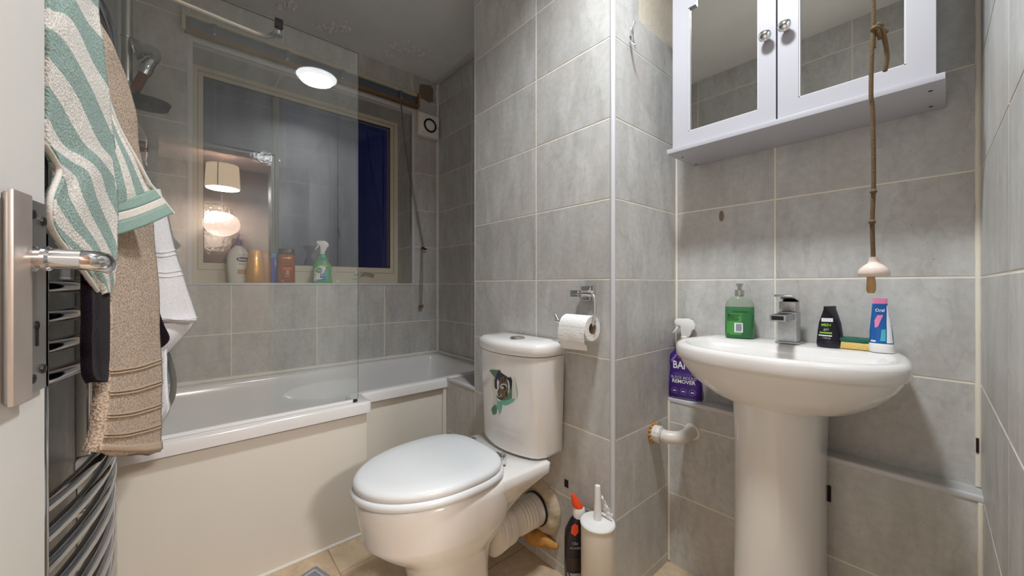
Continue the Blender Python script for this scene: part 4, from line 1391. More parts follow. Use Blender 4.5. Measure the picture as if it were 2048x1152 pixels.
blp = P(1146, 1100, X=0.944)
ble = thing('bleach_bottle', 'black toilet cleaner bottle with orange cap next to the brush holder', 'bottle', (0.938, 0.778, 0), math.atan2(-0.938, 0.778) + 0.25)
bm = bmesh.new()
loft(bm, [superell(0.034, 0.020, 28, 3, 0.001), superell(0.037, 0.023, 28, 3, 0.006), superell(0.037, 0.023, 28, 3, 0.20), superell(0.035, 0.022, 28, 2.8, 0.235), superell(0.026, 0.019, 28, 2.4, 0.265, 0.006), superell(0.017, 0.016, 28, 2, 0.280, 0.010)])
meshobj('body', bm, 'black_plastic', ble, True, 50)
bm = bmesh.new()
loft(bm, [superell(0.0195, 0.0185, 24, 2, 0.276, 0.010), superell(0.020, 0.019, 24, 2, 0.284, 0.010), superell(0.019, 0.018, 24, 2, 0.302, 0.009), superell(0.0145, 0.0145, 24, 2, 0.309, 0.007)])
meshobj('cap_base', bm, 'white_plastic', ble, True, 50)
bm = bmesh.new()
def ridg(r, z, cx):
    return [Vector((cx + r * (1 + (0.10 if i % 2 else 0)) * math.cos(2 * PI * i / 24), r * (1 + (0.10 if i % 2 else 0)) * math.sin(2 * PI * i / 24), z)) for i in range(24)]
loft(bm, [ridg(0.0155, 0.307, 0.007), ridg(0.015, 0.316, 0.003), ridg(0.011, 0.330, -0.003), ridg(0.007, 0.343, -0.009), ridg(0.0055, 0.347, -0.011)])
meshobj('cap', bm, 'orange_cap', ble, True, 20)
def fo_(a, b, e=2.0, cx=0.0, off=0.0008):
    def fn(x, z):
        d = min(abs((x - cx) / a), 0.995)
        return Vector((x, -b * (1 - d ** e) ** (1 / e) - off, z))
    return fn
bf = fo_(0.037, 0.023, 3)
patch('flame_print', [(-0.022, 0.236), (-0.008, 0.228), (0.002, 0.240), (0.0, 0.262), (-0.010, 0.268), (-0.020, 0.258)], 'orange_cap', ble, fo_(0.0345, 0.0215, 2.8, off=0.0012), 3)
lettering('print', '10x', 0.014, 'silver_print', ble, lambda x, z: bf(x - 0.010, z + 0.205), True)
lettering('print', 'POWER', 0.010, 'silver_print', ble, lambda x, z: bf(x - 0.008, z + 0.190), True)
patch('print_block', rect(-0.032, 0.006, 0.120, 0.160), 'brown_cap', ble, bf, 3)
patch('label_silver', rect(-0.033, 0.008, 0.020, 0.112), 'silver_print', ble, bf, 4)
patch('barcode_label', rect(0.014, 0.033, 0.050, 0.100), 'white_print', ble, bf, 3)
for i in range(9):
    patch('barcode_bar', rect(0.017, 0.031, 0.054 + i * 0.0048, 0.0562 + i * 0.0048), 'black', ble, fo_(0.037, 0.023, 3, off=0.0011), 2)

# ================================================================== BASIN
BYC = 0.307
bas = thing('washbasin', 'white ceramic washbasin on a full pedestal under the mirror cabinet', 'washbasin', (XS - 0.002, BYC, 0), PI)
def dring(xb, xm, xf, hw, z, hb=0.86, n=40, ef=2.15):
    """D-shaped outline: straight back at xb, widest at xm, rounded front at xf"""
    out = []
    nf = n - 8
    for i in range(nf):
        t = -PI / 2 + PI * i / (nf - 1)
        c, s = math.cos(t), math.sin(t)
        out.append(Vector((xm + (xf - xm) * abs(c) ** (2 / ef), hw * math.copysign(abs(s) ** (2 / ef), s), z)))
    for k in range(1, 5):
        t = k / 4
        out.append(Vector((xm + (xb - xm) * t, hw * (1 - (1 - hb) * t * t), z)))
    for k in range(0, 4):
        t = 1 - k / 4
        out.append(Vector((xm + (xb - xm) * t, -hw * (1 - (1 - hb) * t * t), z)))
    return out
bz_ = 0.845
rings = [dring(0.10, 0.17, 0.265, 0.090, 0.688), dring(0.05, 0.17, 0.290, 0.118, 0.694), dring(0.02, 0.18, 0.318, 0.165, 0.712), dring(0.004, 0.19, 0.345, 0.208, 0.744), dring(0.001, 0.20, 0.360, 0.234, 0.778),
         dring(0.0, 0.20, 0.367, 0.2425, 0.796), dring(0.0, 0.20, 0.3685, 0.2445, 0.801), dring(0.0, 0.20, 0.3755, 0.2525, 0.805), dring(0.0, 0.20, 0.377, 0.2545, 0.810), dring(0.0, 0.20, 0.3775, 0.255, 0.832), dring(0.0005, 0.20, 0.3735, 0.251, 0.8415), dring(0.003, 0.20, 0.365, 0.243, bz_),
         dring(0.110, 0.205, 0.350, 0.224, bz_ - 0.001, hb=0.90), dring(0.116, 0.205, 0.344, 0.217, bz_ - 0.008, hb=0.9), dring(0.128, 0.21, 0.330, 0.196, 0.805, hb=0.88), dring(0.150, 0.215, 0.300, 0.150, 0.765, hb=0.85), dring(0.18, 0.222, 0.265, 0.06, 0.742, hb=0.8), dring(0.20, 0.223, 0.245, 0.022, 0.740, hb=0.8)]
bm = bmesh.new()
loft(bm, rings)
bowl = meshobj('basin_bowl', bm, 'ceramic', bas, True, 50)
latheobj('waste', [(0.021, 0), (0.021, 0.003), (0.014, 0.004)], 'chrome', bas, 20, Matrix.Translation((0.2225, 0, 0.7405)))
bm = bmesh.new()
PX0, PXM = 0.085, 0.19
def pring(k, z, dx=0.0):
    return dring(PX0, PXM, PXM + 0.112 * k + dx, 0.098 * k, z, hb=0.95, n=36, ef=2.1)
loft(bm, [pring(1.09, 0.001), pring(1.07, 0.02), pring(1.0, 0.08), pring(0.97, 0.30), pring(0.97, 0.55), pring(1.0, 0.66), pring(1.02, 0.705)])
meshobj('pedestal', bm, 'ceramic', bas, True, 60)

# tap
tq = P(1577, 690, Z=bz_)
TX = XS - 0.065
TY = TX * ray(1578, 690)[1] / ray(1578, 690)[0]
tap = thing('basin_tap', 'square limescaled chrome mixer tap on the basin deck', 'tap', (TX, TY, bz_), PI)
boxobj('base_plate', (-0.028, -0.028, 0.0005), (0.028, 0.028, 0.006), 'limescale_chrome', tap, 0.0015)
boxobj('body', (-0.023, -0.023, 0.006), (0.023, 0.023, 0.092), 'limescale_chrome', tap, 0.002)
sp = boxobj('spout', (0.020, -0.019, 0.070), (0.112, 0.019, 0.088), 'limescale_chrome', tap, 0.0015)
boxobj('spout_channel', (0.030, -0.013, 0.0882), (0.106, 0.013, 0.0890), 'black_metal', sp)
boxobj('spout_mouth', (0.1122, -0.014, 0.074), (0.1130, 0.014, 0.085), 'black_metal', sp)
boxobj('cartridge', (-0.020, -0.020, 0.0935), (0.021, 0.021, 0.122), 'limescale_chrome', tap, 0.003)
hb_ = bmesh.new()
box(hb_, (-0.022, -0.022, -0.003), (0.060, 0.022, 0.003))
bevelled(hb_, 0.0015)
bmesh.ops.transform(hb_, matrix=Matrix.Translation((0.0, 0, 0.128)) @ Matrix.Rotation(-0.20, 4, 'Y'), verts=hb_.verts[:])
meshobj('lever', hb_, 'chrome', tap, True)

def face_cam(x, y, extra=0.0):
    return math.atan2(-x, y) + extra
def at_deck(u, X, z=bz_):
    dx, dy, _ = ray(u, 600)
    t = X / dx
    return Vector((X, t * dy, z))
DECK = XS - 0.064
# hand soap
p = at_deck(1479, XS - 0.056)
soap = thing('soap_bottle', 'clear bottle of green hand soap with silver collar on the basin', 'soap bottle', p, face_cam(p.x, p.y))
bm = bmesh.new()
A_, B_ = 0.0405, 0.025
loft(bm, [superell(A_ - 0.004, B_ - 0.004, 36, 3, 0.001), superell(A_, B_, 36, 3, 0.005), superell(A_, B_, 36, 3, 0.097), superell(A_ - 0.0005, B_ - 0.0005, 36, 3, 0.100)])
meshobj('liquid_body', bm, 'liquid_green', soap, True, 50)
bm = bmesh.new()
loft(bm, [superell(A_, B_, 36, 3, 0.1005), superell(A_ * 0.98, B_ * 0.98, 36, 2.8, 0.108), superell(A_ * 0.86, B_ * 0.93, 36, 2.5, 0.120), superell(A_ * 0.62, B_ * 0.8, 36, 2.2, 0.129), superell(0.015, 0.015, 36, 2, 0.134), superell(0.0125, 0.0125, 36, 2, 0.136)])
meshobj('shoulder', bm, 'bottle_clear', soap, True, 60)
latheobj('collar', [(0.0122, 0.1362), (0.0135, 0.137), (0.0135, 0.154), (0.0122, 0.1545)], 'brushed_chrome', soap, 24)
bm = bmesh.new()
lathe(bm, [(0.006, 0.1546), (0.006, 0.166), (0.010, 0.167), (0.010, 0.174), (0.009, 0.175)], 16)
box(bm, (-0.004, -0.034, 0.167), (0.004, 0.0, 0.1735))
meshobj('pump_nozzle', bm, 'soft_clear', soap, True)
sf = fo_(A_, B_, 3)
plain('soap_print', srgb(20, 74, 40), 0.5)
patch('back_label', rect(-0.036, 0.006, 0.012, 0.080), 'green_print', soap, fo_(A_, B_, 3, off=0.0005), 4)
lettering('print', 'Hand Wash', 0.0085, 'soap_print', soap, lambda x, z: sf(x + 0.002, z + 0.086), True)
for i in range(7):
    patch('print_line', rect(-0.034, random.uniform(-0.006, 0.004), 0.056 + i * 0.0032, 0.0575 + i * 0.0032), 'soap_print', soap, fo_(A_, B_, 3, off=0.0010), 2)
patch('barcode_label', rect(-0.014, 0.009, 0.020, 0.050), 'white_print', soap, fo_(A_, B_, 3, off=0.0011), 3)
for i in range(8):
    patch('barcode_bar', rect(-0.010, 0.006, 0.024 + i * 0.003, 0.0254 + i * 0.003), 'navy_print', soap, fo_(A_, B_, 3, off=0.0016), 2)

# black tube standing on its cap
p = at_deck(1660, XS - 0.066)
tub_ = thing('face_wash_tube', 'black tube with green and white print standing on its cap', 'tube', p, face_cam(p.x, p.y, 0.0))
def tubering(z, a, b, rot=0.0, dx=0.0):
    c, s = math.cos(rot), math.sin(rot)
    return [Vector((q.x * c - q.y * s + dx, q.x * s + q.y * c, z)) for q in superell(a, b, 32, 2.1)]
bm = bmesh.new()
loft(bm, [tubering(0.001, 0.0275, 0.021), tubering(0.004, 0.029, 0.0225), tubering(0.018, 0.029, 0.0225), tubering(0.020, 0.027, 0.021)])
meshobj('cap', bm, 'black_plastic', tub_, True, 50)
bm = bmesh.new()
ROT = 1.05
Z_ = [(0.0205, 0.0285, 0.0220, 0.0), (0.04, 0.0270, 0.0205, 0.2), (0.065, 0.0262, 0.0150, 0.55), (0.09, 0.0262, 0.008, 0.92), (0.104, 0.0265, 0.003, ROT), (0.112, 0.0265, 0.0016, ROT)]
loft(bm, [tubering(*z) for z in Z_])
meshobj('tube_body', bm, 'black_plastic', tub_, True, 60)
def tubefn(x, z):
    for k in range(len(Z_) - 1):
        if z <= Z_[k + 1][0]:
            break
    f = max(0, min(1, (z - Z_[k][0]) / (Z_[k + 1][0] - Z_[k][0])))
    a, b, r = [Z_[k][i] * (1 - f) + Z_[k + 1][i] * f for i in (1, 2, 3)]
    # nearest front point of the rotated ellipse at this x
    best, by = None, 1e9
    for i in range(240):
        t = 2 * PI * i / 240
        px = a * math.cos(t) * math.cos(r) - b * math.sin(t) * math.sin(r)
        py = a * math.cos(t) * math.sin(r) + b * math.sin(t) * math.cos(r)
        d = abs(px - x) * 50 + py
        if d < by:
            by, best = d, (px, py)
    return Vector((best[0], best[1] - 0.0009, z))
patch('white_panel', rect(-0.018, 0.006, 0.070, 0.080), 'white_print', tub_, tubefn, 4)
lettering('print', 'MEN', 0.010, 'lime_print', tub_, lambda x, z: tubefn(x - 0.008, z + 0.061), True)
lettering('print', 'gel', 0.010, 'silver_print', tub_, lambda x, z: tubefn(x - 0.008, z + 0.050), True)
patch('lime_band', rect(-0.022, 0.004, 0.038, 0.042), 'lime_print', tub_, tubefn, 4)
patch('white_band', rect(-0.024, 0.004, 0.031, 0.034), 'white_print', tub_, tubefn, 4)
lettering('print', '150ml', 0.007, 'silver_print', tub_, lambda x, z: tubefn(x - 0.008, z + 0.026), True)
latheobj('crimp_seal', [(0.001, 0), (0.001, 0.001)], 'silver_print', tub_, 6, Matrix.Translation((0, 0, 0.112)))

# sponge
p = (at_deck(1683, XS - 0.052) + at_deck(1748, XS - 0.052)) / 2
spg = thing('scouring_sponge', 'yellow sponge with green scouring top between the two tubes', 'sponge', p, PI / 2)
def spongebox(name, z0, z1, mat, sd):
    bm_ = bmesh.new()
    box(bm_, (-0.0415, -0.026, z0), (0.0415, 0.026, z1))
    bevelled(bm_, 0.003, 2)
    bmesh.ops.subdivide_edges(bm_, edges=[e for e in bm_.edges if e.calc_length() > 0.03], cuts=8, use_grid_fill=True)
    for v_ in bm_.verts:
        n_ = noise.noise(v_.co * 70 + Vector((sd, 0, 0))) * 0.0016
        v_.co.x += n_
        v_.co.y += noise.noise(v_.co * 60 + Vector((0, sd, 0))) * 0.0016
        if v_.co.z > z0 + 0.002:
            v_.co.z += n_
    return meshobj(name, bm_, mat, spg, True, 50)
spongebox('foam', 0.0008, 0.019, 'sponge_yellow', 1)
spongebox('scourer', 0.0195, 0.029, 'sponge_green', 5)

# toothpaste
p = at_deck(1763, XS - 0.075)
tp = thing('toothpaste_tube', 'blue and white toothpaste tube standing on its white cap', 'toothpaste', p, face_cam(p.x, p.y, -0.15))
bm = bmesh.new()
loft(bm, [tubering(0.001, 0.0225, 0.018), tubering(0.003, 0.0235, 0.019), tubering(0.020, 0.0235, 0.019), tubering(0.0235, 0.022, 0.0175)])
meshobj('cap', bm, 'white_plastic', tp, True, 50)
TZ = [(0.024, 0.0225, 0.0175, 0.0, 0.0), (0.055, 0.021, 0.013, 0.25, -0.001), (0.09, 0.018, 0.0075, 0.5, -0.002), (0.12, 0.0155, 0.003, 0.62, -0.003), (0.136, 0.0150, 0.0012, 0.62, -0.003)]
bm = bmesh.new()
loft(bm, [tubering(*z) for z in TZ[:4]] + [tubering(0.1225, 0.0153, 0.0028, 0.62, -0.003)])
tbody = meshobj('tube_body', bm, 'tube_blue', tp, True, 60)
bm = bmesh.new()
loft(bm, [tubering(0.1227, 0.0153, 0.0028, 0.62, -0.003), tubering(0.136, 0.0150, 0.0012, 0.62, -0.003)])
meshobj('crimp', bm, 'pink_print', tp, True, 60)
def tpfn(x, z):
    for k in range(len(TZ) - 1):
        if z <= TZ[k + 1][0]:
            break
    f = max(0, min(1, (z - TZ[k][0]) / (TZ[k + 1][0] - TZ[k][0])))
    a, b, r, d0 = [TZ[k][i] * (1 - f) + TZ[k + 1][i] * f for i in (1, 2, 3, 4)]
    best, by = None, 1e9
    for i in range(240):
        t = 2 * PI * i / 240
        px = a * math.cos(t) * math.cos(r) - b * math.sin(t) * math.sin(r) + d0
        py = a * math.cos(t) * math.sin(r) + b * math.sin(t) * math.cos(r)
        d = abs(px - x) * 50 + py
        if d < by:
            by, best = d, (px, py)
    return Vector((best[0], best[1] - 0.0009, z))
patch('white_side', [(0.012, 0.026), (0.0215, 0.026), (0.013, 0.118), (0.0085, 0.118)], 'white_print', tp, tpfn, 6)
lettering('print', 'Oral', 0.0115, 'white_print', tp, lambda x, z: tpfn(x - 0.002, z + 0.106), True, sx=0.75)
patch('pink_swoosh', [(-0.010, 0.062), (-0.004, 0.066), (0.004, 0.095), (-0.006, 0.094), (-0.011, 0.080)], 'pink_print', tp, tpfn, 4)
patch('teal_swirl', [(0.0, 0.030), (0.010, 0.030), (0.009, 0.060), (0.002, 0.058)], 'teal_print', tp, tpfn, 4)
patch('white_mark', rect(-0.018, -0.008, 0.027, 0.031), 'white_print', tp, tpfn, 3)

# trigger spray head shared by two bottles
def trigger(parent, z, sc, mat, flip=1):
    prof_ = [(-0.034, 0.050), (-0.034, 0.062), (-0.028, 0.068), (0.010, 0.070), (0.028, 0.062), (0.036, 0.046), (0.034, 0.034), (0.026, 0.030), (0.020, 0.012), (0.014, 0.004), (-0.010, 0.004), (-0.012, 0.020), (-0.014, 0.042), (-0.026, 0.046)]
    bm_ = bmesh.new()
    prism(bm_, [(x * sc * flip, z + y * sc) for x, y in prof_], -0.0115 * sc, 0.0115 * sc)
    bevelled(bm_, 0.003 * sc, 2)
    hd = meshobj('spray_head', bm_, mat, parent, True, 50)
    bm_ = bmesh.new()
    prism(bm_, [(x * sc * flip, z + y * sc) for x, y in ((-0.015, 0.044), (-0.024, 0.030), (-0.038, 0.014), (-0.042, 0.016), (-0.032, 0.032), (-0.024, 0.046))], -0.007 * sc, 0.007 * sc)
    bevelled(bm_, 0.0015 * sc, 2)
    meshobj('trigger', bm_, mat, parent, True, 50)
    latheobj('screw_collar', [(0.0135 * sc, z - 0.014 * sc), (0.0145 * sc, z - 0.012 * sc), (0.0145 * sc, z + 0.004 * sc), (0.0125 * sc, z + 0.006 * sc)], mat, parent, 24)
# purple mould spray on the ledge
p = P(1370, 797, X=1.3685)
p.z = 0.6032
mold = thing('mould_spray', 'purple trigger spray of mould remover on the ledge behind the basin', 'spray bottle', p, face_cam(p.x, p.y, -0.22))
bm = bmesh.new()
E3 = 3.0
MZ = [(0.001, 0.054, 0.022), (0.005, 0.0585, 0.025), (0.050, 0.058, 0.025), (0.085, 0.052, 0.025), (0.110, 0.0495, 0.024), (0.135, 0.052, 0.024), (0.155, 0.050, 0.023), (0.175, 0.036, 0.021), (0.195, 0.020, 0.018), (0.205, 0.015, 0.015)]
loft(bm, [superell(a, b, 36, E3 if z < 0.16 else 2.3, z) for z, a, b in MZ])
meshobj('body', bm, 'purple', mold, True, 60)
trigger(mold, 0.220, 1.0, 'white_plastic')
def moldfn(x, z, off=0.0009):
    for k in range(len(MZ) - 1):
        if z <= MZ[k + 1][0]:
            break
    f = max(0, min(1, (z - MZ[k][0]) / (MZ[k + 1][0] - MZ[k][0])))
    a = MZ[k][1] * (1 - f) + MZ[k + 1][1] * f
    b = MZ[k][2] * (1 - f) + MZ[k + 1][2] * f
    d = min(abs(x / a), 0.99)
    return Vector((x, -b * (1 - d ** E3) ** (1 / E3) - off, z))
for i in range(9):
    a = PI * (0.1 + 0.8 * i / 8) + PI
    patch('ray_print', [(0.004 * math.cos(a - 0.1), 0.098 + 0.004 * math.sin(a)), (0.036 * math.cos(a - 0.05), 0.098 + 0.026 * math.sin(a - 0.05)), (0.036 * math.cos(a + 0.05), 0.098 + 0.026 * math.sin(a + 0.05))], 'lilac_print', mold, lambda x, z: moldfn(x, z, 0.0006), 2)
patch('red_flash', [(-0.022, 0.150), (-0.004, 0.146), (0.008, 0.150), (0.0, 0.160)], 'red_print', mold, moldfn, 3)
patch('lilac_curve', [(-0.040, 0.128), (-0.020, 0.160), (-0.026, 0.162), (-0.044, 0.138)], 'lilac_print', mold, moldfn, 3)
lettering('brand_print', 'BANG', 0.038, 'white_print', mold, lambda x, z: moldfn(x + 0.004, z + 0.122), True, sx=0.78)
lettering('print', 'BLACK MOULD', 0.0135, 'grey_print', mold, lambda x, z: moldfn(x + 0.000, z + 0.078), True, sx=0.92)
lettering('print', 'REMOVER', 0.0180, 'white_print', mold, lambda x, z: moldfn(x + 0.000, z + 0.064), True, sx=0.98)
for i, xx in enumerate((-0.030, 0.0, 0.030)):
    patch('round_badge', disc(xx, 0.030, 0.0115), 'lilac_print', mold, lambda x, z: moldfn(x, z, 0.0006), 1)
    patch('badge_fill', disc(xx, 0.030, 0.0098), 'purple', mold, lambda x, z: moldfn(x, z, 0.0010), 1)
    patch('badge_mark', rect(xx - 0.005, xx + 0.005, 0.028, 0.0315), 'white_print', mold, lambda x, z: moldfn(x, z, 0.0014), 2)
patch('base_line', rect(-0.052, 0.052, 0.004, 0.0055), 'grey_print', mold, moldfn, 5)

# waste pipe elbow
w0 = P(1306, 868, Y=YR)
w1 = P(1384, 860, X=XL)
wp = thing('waste_elbow', 'white plastic waste pipe elbow below the ledge by the corner', 'waste pipe', w0)
dlt = w1 - w0
zc_ = (w0.z + w1.z) / 2 - w0.z
cnr = Vector((0, dlt.y, zc_))
bend = [Vector((0, -0.001, zc_)), Vector((0, -0.03, zc_)), Vector((0.0, -0.052, zc_)), Vector((0.012, -0.074, zc_)), Vector((0.034, -0.086, zc_)), Vector((0.060, -0.087, zc_)), Vector((XL - w0.x - 0.0005, -0.087, zc_))]
tubeobj('elbow', bend, 0.0215, 'pipe_white', wp, 20, 5)
RY90 = Matrix.Rotation(PI / 2, 4, 'X')
latheobj('compression_nut', [(0.0225, 0.004), (0.028, 0.005), (0.0285, 0.012), (0.0285, 0.026), (0.027, 0.030), (0.0225, 0.031)], 'pipe_white', wp, 12, Matrix.Translation((0, 0, zc_)) @ RY90, 20)
latheobj('joint_band', [(0.0222, 0.0), (0.0232, 0.001), (0.0232, 0.004), (0.0222, 0.005)], 'grey_print', wp, 20, Matrix.Translation((0, -0.0335, zc_)) @ RY90)
bm = bmesh.new()
for i in range(14):
    a = 2 * PI * i / 14
    r_ = 0.030 + 0.004 * noise.noise(Vector((i * 1.3, 2, 3)))
    c_ = Vector((r_ * math.cos(a), -0.004, zc_ + r_ * math.sin(a)))
    bmesh.ops.create_icosphere(bm, subdivisions=1, radius=0.0075 + 0.002 * noise.noise(Vector((i, 5, 1))), matrix=Matrix.Translation(c_) @ Matrix.Diagonal((1, 0.5, 1, 1)))
meshobj('sealant_lumps', bm, 'foam_orange', wp, True, 90)
latheobj('wall_collar', [(0.023, 0.0), (0.029, 0.0), (0.027, 0.006), (0.022, 0.008)], 'silicone', wp, 20, Matrix.Translation((XL - w0.x - 0.0003, -0.087, zc_)) @ Matrix.Rotation(-PI / 2, 4, 'Y'))
# foam behind pedestal
fq2 = P(1650, 895, X=XL - 0.002)
fb = thing('foam_bead', 'small bead of orange foam beside the basin pedestal', 'expanding foam', fq2)
bm = bmesh.new()
for i, (dy, dz, r_) in enumerate(((0.006, -0.020, 0.012), (0.008, -0.004, 0.011), (0.008, 0.018, 0.007))):
    bmesh.ops.create_icosphere(bm, subdivisions=2, radius=r_, matrix=Matrix.Translation((-r_ * 0.6, dy, dz)))
meshobj('foam_lump', bm, 'foam_orange', fb, True, 90)

# ================================================================== MIRROR CABINET
cz0, cz1 = 1.447, 1.985
CY0, CY1 = 0.0194, 0.597
cab = thing('mirror_cabinet', 'white two-door mirror cabinet on the basin wall', 'cabinet', (XS - 0.001, 0.307, cz0))
CO = Vector((XS - 0.001, 0.307, cz0))
def cb(name, lo, hi, mat='cabinet_white', bev=0.0015, par=None):
    return boxobj(name, Vector(lo) - CO, Vector(hi) - CO, mat, par or cab, bev)
bs = cb('base_shelf', (1.200, 0.006, cz0), (XS - 0.001, 0.611, cz0 + 0.015))
for u_, v_ in ((1861, 182), (1862, 213), (1365, 315), (1392, 329)):
    q = P(u_, v_, Z=cz0)
    q.x = min(q.x, XS - 0.015)
    latheobj('fixing_hole', [(0.0038, -0.0006), (0.0038, 0.0)], 'black', bs, 12, Matrix.Translation(q - CO))
bd = bmesh.new()
for lo, hi in (((1.2335, CY0, cz0 + 0.015), (XS - 0.001, CY0 + 0.015, cz1)), ((1.2335, CY1 - 0.015, cz0 + 0.015), (XS - 0.001, CY1, cz1)), ((1.2335, CY0 + 0.015, cz1 - 0.015), (XS - 0.001, CY1 - 0.015, cz1)), ((XS - 0.008, CY0 + 0.015, cz0 + 0.015), (XS - 0.001, CY1 - 0.015, cz1 - 0.015))):
    box(bd, Vector(lo) - CO, Vector(hi) - CO)
meshobj('carcass', bd, 'cabinet_white', cab)
cb('top_shelf', (1.200, 0.006, cz1), (XS - 0.001, 0.611, cz1 + 0.015))
mid_ = 0.307
for side, (y0, y1, m0, m1, kn) in enumerate(((mid_ + 0.002, CY1, 0.351, 0.546, (1531, 67)), (CY0, mid_ - 0.002, 0.0639, 0.259, (1570, 47)))):
    dz0, dz1 = cz0 + 0.017, cz1 - 0.002
    mz0, mz1 = 1.507, 1.902
    xf0, xf1 = 1.213, 1.232
    d = bmesh.new()
    # frame of stiles and rails, the top rail stepped at its ends
    st_ = 0.022
    outer = [(y0, dz0), (y1, dz0), (y1, dz1), (y0, dz1)]
    for lo, hi in (((xf0, y0, dz0), (xf1, m0, dz1)), ((xf0, m1, dz0), (xf1, y1, dz1)), ((xf0, m0, dz0), (xf1, m1, mz0)), ((xf0, m0, mz1 + 0.030), (xf1, m1, dz1)),
                   ((xf0, m0, mz1), (xf1, m0 + st_, mz1 + 0.030)), ((xf0, m1 - st_, mz1), (xf1, m1, mz1 + 0.030))):
        box(d, Vector(lo) - CO, Vector(hi) - CO)
    dr = meshobj('cabinet_door', d, 'cabinet_white', cab)
    mb = bmesh.new()
    box(mb, Vector((xf0 + 0.009, m0 - 0.003, mz0 - 0.003)) - CO, Vector((xf0 + 0.013, m1 + 0.003, mz1 + 0.033)) - CO)
    meshobj('mirror_glass', mb, 'mirror', dr)
    # slip bead around the mirror
    sb = bmesh.new()
    for lo, hi in (((xf0 + 0.003, m0, mz0), (xf0 + 0.009, m0 + 0.003, mz1)), ((xf0 + 0.003, m1 - 0.003, mz0), (xf0 + 0.009, m1, mz1)), ((xf0 + 0.003, m0, mz0), (xf0 + 0.009, m1, mz0 + 0.003))):
        box(sb, Vector(lo) - CO, Vector(hi) - CO)
    meshobj('mirror_bead', sb, 'white_trim', dr)
    kq = P(kn[0], kn[1] + 6, X=xf0 - 0.014)
    latheobj('knob', [(0.008, 0.0), (0.0075, 0.003), (0.0055, 0.006), (0.006, 0.010), (0.013, 0.014), (0.0155, 0.019), (0.0150, 0.024), (0.010, 0.028), (0.001, 0.0295)], 'chrome', dr, 24,
             Matrix.Translation(Vector((xf0, kq.y, kq.z)) - CO) @ Matrix.Rotation(-PI / 2, 4, 'Y'), 70)

# ================================================================== PULL CORD
ct = 0.62
def CP(u, v, t=ct):
    dx, dy, dz = ray(u, v)
    return Vector((t * dx, t * dy, CAMZ + t * dz))
ca_ = CP(1747, 530)
cordt = thing('pull_cord', 'knotted old brown light pull cord with a pinkish acorn', 'pull cord', ca_)
tubeobj('cord', [Vector((ca_.x, ca_.y, CEIL - 0.03)) - ca_, CP(1747, 0) - ca_, CP(1748, 48) - ca_], 0.0028, 'old_cord', cordt, 8, 3)
tubeobj('cord', [CP(1751, 50) - ca_, CP(1746, 70) - ca_, CP(1743.5, 110) - ca_, CP(1742, 190) - ca_, CP(1745, 215) - ca_, CP(1747, 300) - ca_, CP(1747, 380) - ca_, CP(1744.5, 445) - ca_, CP(1746.5, 516) - ca_], 0.0030, 'old_cord', cordt, 8, 4)
tubeobj('cord_tail', [CP(1754, 54, ct - 0.004) - ca_, CP(1764, 60, ct - 0.004) - ca_, CP(1769, 76, ct - 0.004) - ca_, CP(1773, 100) - ca_, CP(1774, 118) - ca_, CP(1770, 142) - ca_], 0.0032, 'old_cord', cordt, 8, 4)
tubeobj('cord_tail', [CP(1752, 54) - ca_, CP(1757, 66, ct - 0.006) - ca_, CP(1760, 77) - ca_], 0.0030, 'old_cord', cordt, 8, 3)
for u_, v_, r_ in ((1749, 57, 0.0055), (1756, 51, 0.0052), (1761, 52, 0.0046), (1769, 64, 0.0052), (1747, 383, 0.0048), (1744.5, 444, 0.0048)):
    bm = bmesh.new()
    bmesh.ops.create_icosphere(bm, subdivisions=2, radius=r_, matrix=Matrix.Translation(CP(u_, v_, ct - 0.002) - ca_) @ Matrix.Diagonal((1, 1, 0.85, 1)))
    for v__ in bm.verts:
        v__.co += Vector((noise.noise(v__.co * 500), noise.noise(v__.co * 500 + Vector((9, 0, 0))), 0)) * 0.0008
    meshobj('knot', bm, 'old_cord', cordt, True, 90)
zz0 = CP(1747, 553).z - ca_.z
latheobj('acorn', [(0.0185, zz0), (0.0198, zz0 + 0.001), (0.0200, zz0 + 0.006), (0.0185, zz0 + 0.012), (0.013, zz0 + 0.018), (0.0075, zz0 + 0.022), (0.0062, zz0 + 0.026), (0.0064, zz0 + 0.0315), (0.004, zz0 + 0.032)], 'porcelain_pink', cordt, 28, None, 60)
tq_ = CP(1742, 556) - ca_
bm = bmesh.new()
loft(bm, [superell(0.0055, 0.005, 14, 2, tq_.z + 0.002, tq_.x, tq_.y), superell(0.0065, 0.006, 14, 2, tq_.z - 0.010, tq_.x, tq_.y), superell(0.0070, 0.006, 14, 2, tq_.z - 0.020, tq_.x, tq_.y), superell(0.005, 0.0045, 14, 2, tq_.z - 0.025, tq_.x + 0.0005, tq_.y)])
for v__ in bm.verts:
    v__.co += Vector((noise.noise(v__.co * 300), noise.noise(v__.co * 320), 0)) * 0.0012
meshobj('tassel', bm, 'wood_tassel', cordt, True, 60)
latheobj('ceiling_switch', [(0.030, CEIL - ca_.z - 0.001), (0.030, CEIL - ca_.z - 0.022), (0.018, CEIL - ca_.z - 0.030), (0.004, CEIL - ca_.z - 0.032)], 'white_plastic', cordt, 28)

